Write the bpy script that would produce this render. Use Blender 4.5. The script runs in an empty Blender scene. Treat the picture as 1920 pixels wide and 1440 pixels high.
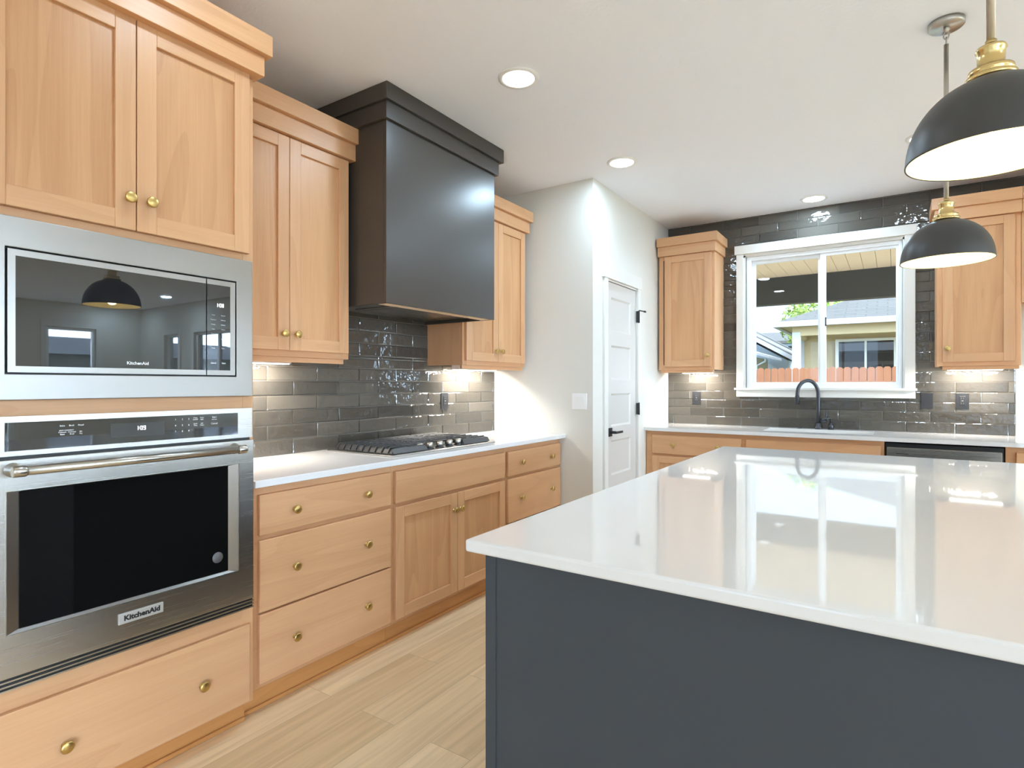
import bpy, bmesh, math, random
from mathutils import Vector, Matrix
PI = math.pi
random.seed(7)
SC = bpy.context.scene
COL = SC.collection

# ------------------------------------------------------------------ camera
cam_d = bpy.data.cameras.new('camera')
cam_d.sensor_width = 36.0
cam_d.lens = 36.0 * 1075.06 / 1920.0
cam_d.shift_y = 0.88 / 1920.0
cam_d.clip_start = 0.05
cam = bpy.data.objects.new('camera', cam_d)
COL.objects.link(cam)
cam.location = (2.638, -0.3233, 1.2771)
cam.rotation_euler = (PI / 2, 0, 0.5874)
SC.camera = cam

# ------------------------------------------------------------------ world, sun, exposure
SKY_DIM, SKY_FRONT, SKY_SIDE = 1.15, 1.5, 26.0     # hazy sky: brightest low in the east (+x), dim to the north (+y)
wd = bpy.data.worlds.new('sky')
SC.world = wd
wd.use_nodes = True
wn = wd.node_tree
wn.nodes.clear()
w_out = wn.nodes.new('ShaderNodeOutputWorld')
w_bg = wn.nodes.new('ShaderNodeBackground')
w_bg.inputs[0].default_value = (0.70, 0.91, 1.20, 1)
w_tc = wn.nodes.new('ShaderNodeTexCoord')
w_sx = wn.nodes.new('ShaderNodeSeparateXYZ')
wn.links.new(w_tc.outputs['Generated'], w_sx.inputs[0])


def w_ramp(sock, f0, f1, t0, t1):
    n = wn.nodes.new('ShaderNodeMapRange')
    n.interpolation_type = 'SMOOTHSTEP'
    for i, v in zip((1, 2, 3, 4), (f0, f1, t0, t1)):
        n.inputs[i].default_value = v
    wn.links.new(sock, n.inputs[0])
    return n


w_a = w_ramp(w_sx.outputs['Y'], 0.45, -0.55, SKY_DIM, SKY_FRONT)
w_b = w_ramp(w_sx.outputs['X'], 0.45, 0.95, 0.0, SKY_SIDE)
w_ad = wn.nodes.new('ShaderNodeMath'); w_ad.operation = 'ADD'
wn.links.new(w_a.outputs[0], w_ad.inputs[0]); wn.links.new(w_b.outputs[0], w_ad.inputs[1])
wn.links.new(w_ad.outputs[0], w_bg.inputs[1])
wn.links.new(w_bg.outputs[0], w_out.inputs[0])

sun_d = bpy.data.lights.new('sun', 'SUN')
sun_d.energy = 0.9
sun_d.angle = math.radians(1.0)
sun_d.color = (1.0, 0.95, 0.86)
sun = bpy.data.objects.new('sun', sun_d)
COL.objects.link(sun)
sun.rotation_euler = (math.radians(38), 0, math.radians(20))

CAN_POWER, CAN_POWER_OPEN = 7.5, 20.0
STRIP_POWER = 6.5
PENDANT_POWER = 0.7
SC.view_settings.view_transform = 'Standard'
SC.view_settings.look = 'None'
SC.view_settings.exposure = 0.68
SC.view_settings.gamma = 1.0
SC.view_settings.use_curve_mapping = False
cy = SC.cycles
cy.use_denoising = True
cy.max_bounces = 12
cy.diffuse_bounces = 9
cy.glossy_bounces = 5
cy.transmission_bounces = 6
cy.transparent_max_bounces = 12
cy.sample_clamp_indirect = 6.0
cy.caustics_reflective = False
cy.caustics_refractive = False


# ------------------------------------------------------------------ materials
def lin(r, g, b):
    f = lambda c: (c / 255.0) / 12.92 if c / 255.0 <= 0.04045 else (((c / 255.0) + 0.055) / 1.055) ** 2.4
    return (f(r), f(g), f(b), 1.0)


def base_mat(name):
    m = bpy.data.materials.new(name)
    m.use_nodes = True
    return m, m.node_tree, m.node_tree.nodes['Principled BSDF']


def plain(name, col, rough=0.5, metal=0.0, spec=0.5, bump=0.0, bscale=40.0, coat=0.0, var=0.0):
    m, nt, b = base_mat(name)
    b.inputs['Base Color'].default_value = col
    b.inputs['Roughness'].default_value = rough
    b.inputs['Metallic'].default_value = metal
    b.inputs['Specular IOR Level'].default_value = spec
    b.inputs['Coat Weight'].default_value = coat
    b.inputs['Coat Roughness'].default_value = 0.05
    tc = nt.nodes.new('ShaderNodeTexCoord')
    nz = nt.nodes.new('ShaderNodeTexNoise')
    nz.inputs['Scale'].default_value = bscale
    nz.inputs['Detail'].default_value = 3
    nt.links.new(tc.outputs['Object'], nz.inputs['Vector'])
    if var:
        mx = nt.nodes.new('ShaderNodeMixRGB')
        mx.blend_type = 'MULTIPLY'
        mx.inputs[0].default_value = var
        mx.inputs[1].default_value = col
        nt.links.new(nz.outputs['Fac'], mx.inputs[2])
        nt.links.new(mx.outputs[0], b.inputs['Base Color'])
    if bump:
        bp = nt.nodes.new('ShaderNodeBump')
        bp.inputs['Strength'].default_value = bump
        bp.inputs['Distance'].default_value = 0.01
        nt.links.new(nz.outputs['Fac'], bp.inputs['Height'])
        nt.links.new(bp.outputs[0], b.inputs['Normal'])
    return m


def emit(name, col, strength):
    m = bpy.data.materials.new(name)
    m.use_nodes = True
    nt = m.node_tree
    nt.nodes.clear()
    o = nt.nodes.new('ShaderNodeOutputMaterial')
    e = nt.nodes.new('ShaderNodeEmission')
    e.inputs[0].default_value = col
    e.inputs[1].default_value = strength
    nt.links.new(e.outputs[0], o.inputs[0])
    return m


def wood(name, axis, c_hi, c_lo, rough=0.38, ring=9.0, fig=0.75):
    """oak, grain running along local axis 0/1/2"""
    m, nt, b = base_mat(name)
    N, L = nt.nodes, nt.links
    tc = N.new('ShaderNodeTexCoord')
    oi = N.new('ShaderNodeObjectInfo')
    mul = N.new('ShaderNodeMath'); mul.operation = 'MULTIPLY'; mul.inputs[1].default_value = 41.0
    L.new(oi.outputs['Random'], mul.inputs[0])
    add = N.new('ShaderNodeVectorMath'); add.operation = 'ADD'
    L.new(tc.outputs['Object'], add.inputs[0]); L.new(mul.outputs[0], add.inputs[1])

    def stretched(across, along):
        mp = N.new('ShaderNodeMapping')
        s = [across] * 3; s[axis] = along
        mp.inputs['Scale'].default_value = s
        L.new(add.outputs[0], mp.inputs['Vector'])
        return mp
    n1 = N.new('ShaderNodeTexNoise')
    n1.inputs['Scale'].default_value = 1.0; n1.inputs['Detail'].default_value = 2.0; n1.inputs['Distortion'].default_value = 0.3
    L.new(stretched(3.4, 0.42).outputs[0], n1.inputs['Vector'])
    rm = N.new('ShaderNodeMath'); rm.operation = 'MULTIPLY'; rm.inputs[1].default_value = ring
    L.new(n1.outputs['Fac'], rm.inputs[0])
    fr = N.new('ShaderNodeMath'); fr.operation = 'FRACT'
    L.new(rm.outputs[0], fr.inputs[0])
    rr = N.new('ShaderNodeValToRGB')
    rr.color_ramp.elements[0].position = 0.0; rr.color_ramp.elements[0].color = (0.25, 0.25, 0.25, 1)
    rr.color_ramp.elements[1].position = 1.0; rr.color_ramp.elements[1].color = (0.75, 0.75, 0.75, 1)
    e = rr.color_ramp.elements.new(0.82); e.color = (0.9, 0.9, 0.9, 1)
    L.new(fr.outputs[0], rr.inputs[0])
    n2 = N.new('ShaderNodeTexNoise')
    n2.inputs['Scale'].default_value = 1.0; n2.inputs['Detail'].default_value = 4.0; n2.inputs['Roughness'].default_value = 0.7
    L.new(stretched(170.0, 3.5).outputs[0], n2.inputs['Vector'])
    n3 = N.new('ShaderNodeTexNoise')
    n3.inputs['Scale'].default_value = 1.0; n3.inputs['Detail'].default_value = 2.0
    L.new(stretched(14.0, 1.2).outputs[0], n3.inputs['Vector'])
    a = N.new('ShaderNodeMixRGB'); a.inputs[0].default_value = 0.62
    L.new(rr.outputs[0], a.inputs[1]); L.new(n2.outputs['Fac'], a.inputs[2])
    a2 = N.new('ShaderNodeMixRGB'); a2.inputs[0].default_value = 0.35
    L.new(a.outputs[0], a2.inputs[1]); L.new(n3.outputs['Fac'], a2.inputs[2])
    cr = N.new('ShaderNodeValToRGB')
    cr.color_ramp.elements[0].position = 0.5 - 0.33 / fig * 0.75; cr.color_ramp.elements[0].color = c_lo
    cr.color_ramp.elements[1].position = 0.5 + 0.22 / fig * 0.75; cr.color_ramp.elements[1].color = c_hi
    L.new(a2.outputs[0], cr.inputs[0])
    # board to board tone
    hsv = N.new('ShaderNodeHueSaturation')
    mr = N.new('ShaderNodeMapRange'); mr.inputs[3].default_value = 0.95; mr.inputs[4].default_value = 1.05
    L.new(oi.outputs['Random'], mr.inputs[0]); L.new(mr.outputs[0], hsv.inputs['Value'])
    L.new(cr.outputs[0], hsv.inputs['Color'])
    L.new(hsv.outputs[0], b.inputs['Base Color'])
    b.inputs['Roughness'].default_value = rough
    b.inputs['Specular IOR Level'].default_value = 0.4
    bp = N.new('ShaderNodeBump'); bp.inputs['Strength'].default_value = 0.06; bp.inputs['Distance'].default_value = 0.002
    L.new(n2.outputs['Fac'], bp.inputs['Height']); L.new(bp.outputs[0], b.inputs['Normal'])
    return m


OAK_HI, OAK_LO = lin(213, 166, 124), lin(193, 144, 102)
M_WV = wood('oak_vertical_grain', 2, OAK_HI, OAK_LO)
M_WP = wood('oak_panel_grain', 2, lin(206, 158, 114), lin(183, 133, 91), ring=11.0, fig=1.0)
M_WH = wood('oak_horizontal_grain', 0, OAK_HI, OAK_LO, ring=7.0)
M_WT = wood('oak_toe_kick', 0, lin(206, 150, 92), lin(180, 122, 68))
M_WALL = plain('wall_paint_white', lin(218, 216, 208), 0.6, spec=0.2, bump=0.05, bscale=90)
M_CEIL = plain('ceiling_paint_white', lin(242, 246, 254), 0.75, spec=0.15, bump=0.12, bscale=60)
M_TRIM = plain('trim_paint_white', lin(222, 220, 214), 0.35, spec=0.4)
M_DOORP = plain('door_paint_white', lin(204, 200, 194), 0.35, spec=0.4)
M_VINYL = plain('white_vinyl', lin(240, 242, 244), 0.3, spec=0.5)
M_CHAR = plain('charcoal_paint', lin(62, 57, 52), 0.3, spec=0.6, bump=0.02, bscale=120)
M_SLATE = plain('slate_island_paint', lin(60, 66, 73), 0.45, spec=0.35, bump=0.02, bscale=120)
M_CLEAT = wood('lightened_cleat_wood', 0, lin(250, 226, 196), lin(240, 212, 178))  # wood lightened so its colour carries the light bounced up from below


def steel(name, col, rough, axis_scale):
    m, nt, b = base_mat(name)
    b.inputs['Metallic'].default_value = 1.0
    b.inputs['Base Color'].default_value = col
    tc = nt.nodes.new('ShaderNodeTexCoord')
    mp = nt.nodes.new('ShaderNodeMapping'); mp.inputs['Scale'].default_value = axis_scale
    nz = nt.nodes.new('ShaderNodeTexNoise'); nz.inputs['Scale'].default_value = 1.0; nz.inputs['Detail'].default_value = 3
    nt.links.new(tc.outputs['Object'], mp.inputs[0]); nt.links.new(mp.outputs[0], nz.inputs['Vector'])
    mr = nt.nodes.new('ShaderNodeMapRange'); mr.inputs[3].default_value = rough - 0.05; mr.inputs[4].default_value = rough + 0.06
    nt.links.new(nz.outputs['Fac'], mr.inputs[0]); nt.links.new(mr.outputs[0], b.inputs['Roughness'])
    bp = nt.nodes.new('ShaderNodeBump'); bp.inputs['Strength'].default_value = 0.03; bp.inputs['Distance'].default_value = 0.001
    nt.links.new(nz.outputs['Fac'], bp.inputs['Height']); nt.links.new(bp.outputs[0], b.inputs['Normal'])
    return m


M_STEEL = steel('brushed_steel', lin(162, 158, 154), 0.30, (3, 300, 600))
M_STEELP = steel('polished_steel', lin(204, 201, 197), 0.25, (3, 300, 600))
M_STEELC = steel('cooktop_steel', lin(214, 212, 208), 0.3, (3, 300, 600))
M_STEELD = steel('dishwasher_steel', lin(175, 173, 168), 0.28, (3, 300, 600))
M_BADGE = plain('badge_metal', lin(186, 184, 180), 0.55, 0.5)
M_NICKEL = plain('brushed_nickel', lin(190, 187, 180), 0.28, 1.0)
M_BRASS = plain('satin_brass', lin(224, 198, 138), 0.26, 1.0)
M_BRASSK = plain('knob_brass', lin(206, 176, 112), 0.34, 1.0)
M_GLASSB = plain('black_glass', (0.012, 0.012, 0.014, 1), 0.015, spec=0.85)
M_GLASSW = plain('oven_window_glass', (0.004, 0.004, 0.004, 1), 0.03, spec=0.35)
M_BLACK = plain('black_plastic', (0.012, 0.012, 0.013, 1), 0.4)
M_BLACKM = plain('matte_black_metal', (0.016, 0.016, 0.018, 1), 0.38, spec=0.5)
M_FAUCET = plain('faucet_black', (0.02, 0.023, 0.032, 1), 0.35, spec=0.6)
M_IRON = plain('cast_iron', (0.03, 0.03, 0.031, 1), 0.3, spec=0.8, bump=0.2, bscale=300)
M_INK = plain('white_print', lin(225, 228, 232), 0.6)
M_INKD = plain('dark_print', (0.01, 0.01, 0.011, 1), 0.5)
M_DISP = plain('display_glass', (0.05, 0.052, 0.056, 1), 0.06, spec=0.5)
M_LED = emit('clock_led', (0.95, 0.98, 1.0, 1), 1.6)
M_STICK = plain('grey_sticker', lin(95, 95, 97), 0.5)
M_QUARTZ = plain('white_quartz', lin(221, 220, 219), 0.03, spec=0.85, var=0.0)
M_SINK = plain('sink_basin', lin(215, 214, 210), 0.25, spec=0.5)
M_GROUT = plain('dark_grout', lin(128, 125, 120), 0.8)
M_SHADE = plain('shade_black', lin(62, 62, 62), 0.42, spec=0.45)
M_LINING = plain('shade_lining_gold', lin(252, 240, 196), 0.5, spec=0.3)
M_LENS = emit('light_lens', (1.0, 0.985, 0.95, 1), 9.0)
M_STRIP = emit('strip_lens', (1.0, 0.93, 0.82, 1), 7.0)
M_BULB = emit('bulb_glow', (1.0, 0.86, 0.55, 1), 10.0)
M_PLATE = plain('white_plastic', lin(238, 238, 236), 0.35)
M_OUTLET = plain('black_outlet', (0.018, 0.019, 0.022, 1), 0.4)
M_FENCE = None


def tile_mat():
    m, nt, b = base_mat('glazed_grey_tile')
    N, L = nt.nodes, nt.links
    ge = N.new('ShaderNodeNewGeometry')
    cr = N.new('ShaderNodeValToRGB')
    cr.color_ramp.elements[0].color = lin(62, 59, 54); cr.color_ramp.elements[1].color = lin(84, 80, 73)
    L.new(ge.outputs['Random Per Island'], cr.inputs[0])
    L.new(cr.outputs[0], b.inputs['Base Color'])
    b.inputs['Roughness'].default_value = 0.07
    b.inputs['Specular IOR Level'].default_value = 0.65
    tc = N.new('ShaderNodeTexCoord')
    nz = N.new('ShaderNodeTexNoise'); nz.inputs['Scale'].default_value = 22.0; nz.inputs['Detail'].default_value = 2.0
    L.new(tc.outputs['Object'], nz.inputs['Vector'])
    bp = N.new('ShaderNodeBump'); bp.inputs['Strength'].default_value = 0.5; bp.inputs['Distance'].default_value = 0.008
    L.new(nz.outputs['Fac'], bp.inputs['Height']); L.new(bp.outputs[0], b.inputs['Normal'])
    return m


M_TILE = tile_mat()


def floor_mat():
    m, nt, b = base_mat('oak_plank_floor')
    N, L = nt.nodes, nt.links
    tc = N.new('ShaderNodeTexCoord')
    rot = N.new('ShaderNodeMapping'); rot.inputs['Rotation'].default_value = (0, 0, PI / 2)
    L.new(tc.outputs['Object'], rot.inputs[0])
    br = N.new('ShaderNodeTexBrick')
    br.offset = 0.37; br.offset_frequency = 2
    br.inputs['Scale'].default_value = 1.0
    br.inputs['Brick Width'].default_value = 1.22
    br.inputs['Row Height'].default_value = 0.18
    br.inputs['Mortar Size'].default_value = 0.0012
    br.inputs['Mortar Smooth'].default_value = 0.6
    br.inputs['Bias'].default_value = 0.0
    br.inputs['Color1'].default_value = lin(232, 205, 166)
    br.inputs['Color2'].default_value = lin(212, 181, 141)
    br.inputs['Mortar'].default_value = lin(176, 152, 122)
    L.new(rot.outputs[0], br.inputs['Vector'])
    mp = N.new('ShaderNodeMapping'); mp.inputs['Scale'].default_value = (28, 1.6, 1)
    L.new(tc.outputs['Object'], mp.inputs[0])
    # shift grain per plank using brick colour
    ad = N.new('ShaderNodeVectorMath'); ad.operation = 'MULTIPLY_ADD'
    L.new(br.outputs['Color'], ad.inputs[0]); ad.inputs[1].default_value = (60, 60, 60)
    L.new(mp.outputs[0], ad.inputs[2])
    nz = N.new('ShaderNodeTexNoise'); nz.inputs['Scale'].default_value = 1.0; nz.inputs['Detail'].default_value = 5; nz.inputs['Distortion'].default_value = 0.8
    L.new(ad.outputs[0], nz.inputs['Vector'])
    cr = N.new('ShaderNodeValToRGB')
    cr.color_ramp.elements[0].position = 0.32; cr.color_ramp.elements[0].color = (0.82, 0.80, 0.77, 1)
    cr.color_ramp.elements[1].position = 0.62; cr.color_ramp.elements[1].color = (1.05, 1.05, 1.05, 1)
    L.new(nz.outputs['Fac'], cr.inputs[0])
    mx = N.new('ShaderNodeMixRGB'); mx.blend_type = 'MULTIPLY'; mx.inputs[0].default_value = 0.8
    L.new(br.outputs['Color'], mx.inputs[1]); L.new(cr.outputs[0], mx.inputs[2])
    L.new(mx.outputs[0], b.inputs['Base Color'])
    b.inputs['Roughness'].default_value = 0.42
    b.inputs['Specular IOR Level'].default_value = 0.35
    return m


M_FLOOR = floor_mat()


def glass_mat():
    m = bpy.data.materials.new('window_glass')
    m.use_nodes = True
    nt = m.node_tree
    nt.nodes.clear()
    N, L = nt.nodes, nt.links
    o = N.new('ShaderNodeOutputMaterial')
    t = N.new('ShaderNodeBsdfTransparent'); t.inputs[0].default_value = (0.97, 0.985, 0.98, 1)
    g = N.new('ShaderNodeBsdfGlossy'); g.inputs['Roughness'].default_value = 0.0
    lw = N.new('ShaderNodeLayerWeight'); lw.inputs[0].default_value = 0.5
    pw = N.new('ShaderNodeMath'); pw.operation = 'POWER'; pw.inputs[1].default_value = 5.0
    f = N.new('ShaderNodeMath'); f.operation = 'MULTIPLY_ADD'; f.inputs[1].default_value = 0.9; f.inputs[2].default_value = 0.035
    L.new(lw.outputs['Facing'], pw.inputs[0]); L.new(pw.outputs[0], f.inputs[0])
    mx = N.new('ShaderNodeMixShader')
    L.new(f.outputs[0], mx.inputs[0]); L.new(t.outputs[0], mx.inputs[1]); L.new(g.outputs[0], mx.inputs[2])
    L.new(mx.outputs[0], o.inputs[0])
    return m


M_PANE = glass_mat()


# ------------------------------------------------------------------ mesh helpers
class MB:
    def __init__(s):
        s.bm = bmesh.new()

    def box(s, x0, x1, y0, y1, z0, z1, mi=0):
        v = [s.bm.verts.new(p) for p in ((x0, y0, z0), (x1, y0, z0), (x1, y1, z0), (x0, y1, z0),
                                         (x0, y0, z1), (x1, y0, z1), (x1, y1, z1), (x0, y1, z1))]
        for q in ((0, 3, 2, 1), (4, 5, 6, 7), (0, 1, 5, 4), (1, 2, 6, 5), (2, 3, 7, 6), (3, 0, 4, 7)):
            f = s.bm.faces.new([v[i] for i in q]); f.material_index = mi
        return s

    def poly(s, pts, mi=0):
        f = s.bm.faces.new([s.bm.verts.new(p) for p in pts]); f.material_index = mi
        return s

    def prism(s, pts, d, mi=0):
        """closed prism: polygon pts (3D, planar) extruded by vector d"""
        d = Vector(d)
        a = [s.bm.verts.new(p) for p in pts]
        b = [s.bm.verts.new(Vector(p) + d) for p in pts]
        n = len(pts)
        fs = [s.bm.faces.new(list(reversed(a))), s.bm.faces.new(b)]
        for i in range(n):
            fs.append(s.bm.faces.new((a[i], a[(i + 1) % n], b[(i + 1) % n], b[i])))
        for f in fs:
            f.material_index = mi
        bmesh.ops.recalc_face_normals(s.bm, faces=fs)
        return s

    def lathe(s, prof, c=(0, 0, 0), n=32, axis='z', mi=0, smooth=True):
        """prof: list of (r, h) ; h along axis"""
        c = Vector(c)
        rings = []
        for r, h in prof:
            ring = []
            if r < 1e-6:
                ring = [s._av(0, 0, h, c, axis)]
            else:
                for k in range(n):
                    a = 2 * PI * k / n
                    ring.append(s._av(r * math.cos(a), r * math.sin(a), h, c, axis))
            rings.append(ring)
        fs = []
        for A, B in zip(rings, rings[1:]):
            for k in range(n):
                k2 = (k + 1) % n
                if len(A) == 1 and len(B) == 1:
                    break
                if len(A) == 1:
                    q = (A[0], B[k2], B[k])
                elif len(B) == 1:
                    q = (A[k], A[k2], B[0])
                else:
                    q = (A[k], A[k2], B[k2], B[k])
                f = s.bm.faces.new(q); f.material_index = mi; f.smooth = smooth
                fs.append(f)
        bmesh.ops.recalc_face_normals(s.bm, faces=fs)
        return s

    def _av(s, a, b, h, c, axis):
        p = {'z': (a, b, h), 'y': (b, h, a), 'x': (h, a, b)}[axis]
        return s.bm.verts.new(c + Vector(p))

    def cyl(s, p0, p1, r0, r1=None, n=20, mi=0, smooth=True):
        r1 = r0 if r1 is None else r1
        return s.tube([p0, p1], [r0, r1], n, mi, smooth)

    def tube(s, pts, r, n=14, mi=0, smooth=True, caps=True):
        pts = [Vector(p) for p in pts]
        rs = r if isinstance(r, (list, tuple)) else [r] * len(pts)
        rings = []
        up = None
        for i, p in enumerate(pts):
            t = (pts[min(i + 1, len(pts) - 1)] - pts[max(i - 1, 0)]).normalized()
            if up is None:
                up = Vector((0, 0, 1)) if abs(t.z) < 0.9 else Vector((1, 0, 0))
            u = (up - t * up.dot(t)).normalized()
            up = u
            w = t.cross(u)
            rings.append([s.bm.verts.new(p + (u * math.cos(2 * PI * k / n) + w * math.sin(2 * PI * k / n)) * rs[i]) for k in range(n)])
        fs = []
        for A, B in zip(rings, rings[1:]):
            for k in range(n):
                f = s.bm.faces.new((A[k], A[(k + 1) % n], B[(k + 1) % n], B[k])); f.material_index = mi; f.smooth = smooth
                fs.append(f)
        if caps:
            for R in (rings[0], rings[-1]):
                f = s.bm.faces.new(R); f.material_index = mi
                fs.append(f)
        bmesh.ops.recalc_face_normals(s.bm, faces=fs)
        return s

    def frame(s, x0, x1, z0, z1, ix0, ix1, iz0, iz1, y0, y1, mi=0):
        """one-piece rectangular ring in the local xz plane, thickness y0..y1"""
        def loop(c, y):
            return [s.bm.verts.new((x, y, z)) for x, z in c]
        o = [(x0, z0), (x1, z0), (x1, z1), (x0, z1)]
        i = [(ix0, iz0), (ix1, iz0), (ix1, iz1), (ix0, iz1)]
        of, ob, jf, jb = loop(o, y0), loop(o, y1), loop(i, y0), loop(i, y1)
        fs = []
        for k in range(4):
            q = (k + 1) % 4
            for A in ((of[k], of[q], jf[q], jf[k]), (ob[q], ob[k], jb[k], jb[q]), (ob[k], ob[q], of[q], of[k]), (jf[k], jf[q], jb[q], jb[k])):
                f = s.bm.faces.new(A); f.material_index = mi
                fs.append(f)
        bmesh.ops.recalc_face_normals(s.bm, faces=fs)
        return s


def obj(name, mb, mats, parent=None, bevel=0.0, loc=None, seg=2):
    me = bpy.data.meshes.new(name)
    if isinstance(mb, MB):
        mb.bm.to_mesh(me); mb.bm.free()
    else:
        me = mb
    for m in (mats if isinstance(mats, (list, tuple)) else [mats]):
        me.materials.append(m)
    o = bpy.data.objects.new(name, me)
    COL.objects.link(o)
    if parent:
        o.parent = parent
    if loc:
        o.location = loc
    if bevel:
        md = o.modifiers.new('soft_edges', 'BEVEL')
        md.width = bevel; md.segments = seg; md.limit_method = 'ANGLE'; md.angle_limit = math.radians(40)
        md.harden_normals = False
    return o


def tag(o, label, cat, group=None, kind=None):
    if kind:
        o['kind'] = kind
    o['label'] = label; o['category'] = cat
    if group:
        o['group'] = group
    return o


def thing(name, label, cat, loc=(0, 0, 0), rz=0.0, group=None, kind=None):
    o = bpy.data.objects.new(name, None)
    COL.objects.link(o)
    o.empty_display_size = 0.1
    o.location = loc
    o.rotation_euler = (0, 0, rz)
    return tag(o, label, cat, group, kind)


def struct(name, mb, mats, parent=None, bevel=0.0):
    o = obj(name, mb, mats, parent, bevel)
    if not parent:
        o['kind'] = 'structure'
    return o


def text_mesh(body, size, width=None, bold=0.0, xs=1.0):
    """flat text centred on the origin in its own xy plane -> mesh"""
    cu = bpy.data.curves.new('lettering', 'FONT')
    cu.body = body; cu.size = size; cu.align_x = 'CENTER'; cu.align_y = 'CENTER'
    cu.offset = bold
    cu.resolution_u = 3
    to = bpy.data.objects.new('lettering', cu)
    COL.objects.link(to)
    dg = bpy.context.evaluated_depsgraph_get()
    me = bpy.data.meshes.new_from_object(to.evaluated_get(dg))
    bpy.data.objects.remove(to)
    bpy.data.curves.remove(cu)
    if width and len(me.vertices):
        w = max(v.co.x for v in me.vertices) - min(v.co.x for v in me.vertices)
        xs = width / max(w, 1e-6)
    me.transform(Matrix.Diagonal((xs, 1, 1, 1)))
    return me


def add_text(mb, body, size, x, y, z, width=None, bold=0.0, mi=0):
    """stand the text in the local xz plane facing -y at (x, y, z)"""
    me = text_mesh(body, size, width, bold)
    me.transform(Matrix.Translation((x, y, z)) @ Matrix.Rotation(PI / 2, 4, 'X'))
    nb = len(mb.bm.faces)
    mb.bm.from_mesh(me)
    bpy.data.meshes.remove(me)
    mb.bm.faces.ensure_lookup_table()
    for f in mb.bm.faces[nb:]:
        f.material_index = mi
    return mb


SEG = {'0': 'abcdef', '1': 'bc', '2': 'abged', '3': 'abgcd', '8': 'abcdefg', '9': 'abcdfg'}


def add_digits(mb, s, x, y, z, h, mi=0):
    """slanted seven-segment digits, ':' drawn as two dots; facing -y, left edge x"""
    w = h * 0.52; t = h * 0.13
    for ch in s:
        if ch == ':':
            for dz in (0.3, 0.62):
                mb.box(x, x + t, y - 0.0004, y, z + h * dz, z + h * dz + t, mi)
            x += t * 2.2
            continue
        if ch == '1':
            mb.box(x, x + t, y - 0.0004, y, z, z + h, mi)
            x += t * 2.2
            continue
        S = SEG[ch]
        if 'a' in S: mb.box(x, x + w, y - 0.0004, y, z + h - t, z + h, mi)
        if 'g' in S: mb.box(x, x + w, y - 0.0004, y, z + h / 2 - t / 2, z + h / 2 + t / 2, mi)
        if 'd' in S: mb.box(x, x + w, y - 0.0004, y, z, z + t, mi)
        if 'f' in S: mb.box(x, x + t, y - 0.0005, y, z + h / 2, z + h, mi)
        if 'e' in S: mb.box(x, x + t, y - 0.0005, y, z, z + h / 2, mi)
        if 'b' in S: mb.box(x + w - t, x + w, y - 0.0005, y, z + h / 2, z + h, mi)
        if 'c' in S: mb.box(x + w - t, x + w, y - 0.0005, y, z, z + h / 2, mi)
        x += w + t * 1.3
    return mb


# ------------------------------------------------------------------ room shell
YP, XP, YB, ZC = 3.379, 0.862, 5.016, 2.743
YF, XR = -4.2, 11.0
struct('floor', MB().box(-0.15, XR + .15, YF - .15, YB + .15, -0.12, 0.0), M_FLOOR)
struct('ceiling', MB().box(-0.15, XR + .15, YF - .15, YB + .15, ZC, ZC + 0.12), M_CEIL)
struct('wall_left', MB().box(-0.15, 0.0, YF, YP + 0.1, 0, ZC), M_WALL)
# pantry corner: one wall faces the camera, the other holds the door
DY0, DY1, DZ1 = 3.605, 4.206, 2.06
mb = MB().box(0.0, XP, YP, YP + 0.1, 0, ZC)
struct('wall_pantry_front', mb, M_WALL)
mb = MB()
mb.box(XP - 0.1, XP, YP + 0.1, DY0, 0, ZC); mb.box(XP - 0.1, XP, DY1, YB, 0, ZC); mb.box(XP - 0.1, XP, DY0, DY1, DZ1, ZC)
struct('wall_pantry_side', mb, M_WALL)


def wall_with_holes(name, axis, at, thick, a0, a1, holes, mat=M_WALL):
    """axis 'x': wall runs along x at y=at (thickness towards +thick); 'y' likewise. holes: (a0,a1,z0,z1)"""
    mb = MB()
    hs = sorted(holes)
    cur = a0

    def put(p, q, z0, z1):
        if q - p < 1e-4 or z1 - z0 < 1e-4:
            return
        lo, hi = min(at, at + thick), max(at, at + thick)
        if axis == 'x':
            mb.box(p, q, lo, hi, z0, z1)
        else:
            mb.box(lo, hi, p, q, z0, z1)
    for h0, h1, z0, z1 in hs:
        put(cur, h0, 0, ZC)
        put(h0, h1, 0, z0); put(h0, h1, z1, ZC)
        cur = h1
    put(cur, a1, 0, ZC)
    return struct(name, mb, mat)


W1 = (1.555, 2.695, 1.24, 2.40)                 # kitchen window opening
W_BACK = [W1, (7.6, 9.0, 0.8, 2.2), (9.55, 10.05, 0.8, 2.2)]
W_RIGHT = [(1.3, 3.05, 0.06, 2.5), (3.5, 4.25, 0.7, 2.3)]  # first is an unseen opening placed and sized to light the kitchen
W_FRONT = [(3.6, 6.2, 0.06, 2.4), (1.0, 2.4, 1.3, 2.3), (7.0, 10.2, 0.3, 2.4)]  # unseen openings, enlarged and added to bring in more daylight
wall_with_holes('wall_back', 'x', YB, 0.15, XP - 0.1, XR, W_BACK)
wall_with_holes('wall_right', 'y', XR, 0.15, YF, YB, W_RIGHT)
wall_with_holes('wall_front', 'x', YF, -0.15, 0.0, XR, W_FRONT)


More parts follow.
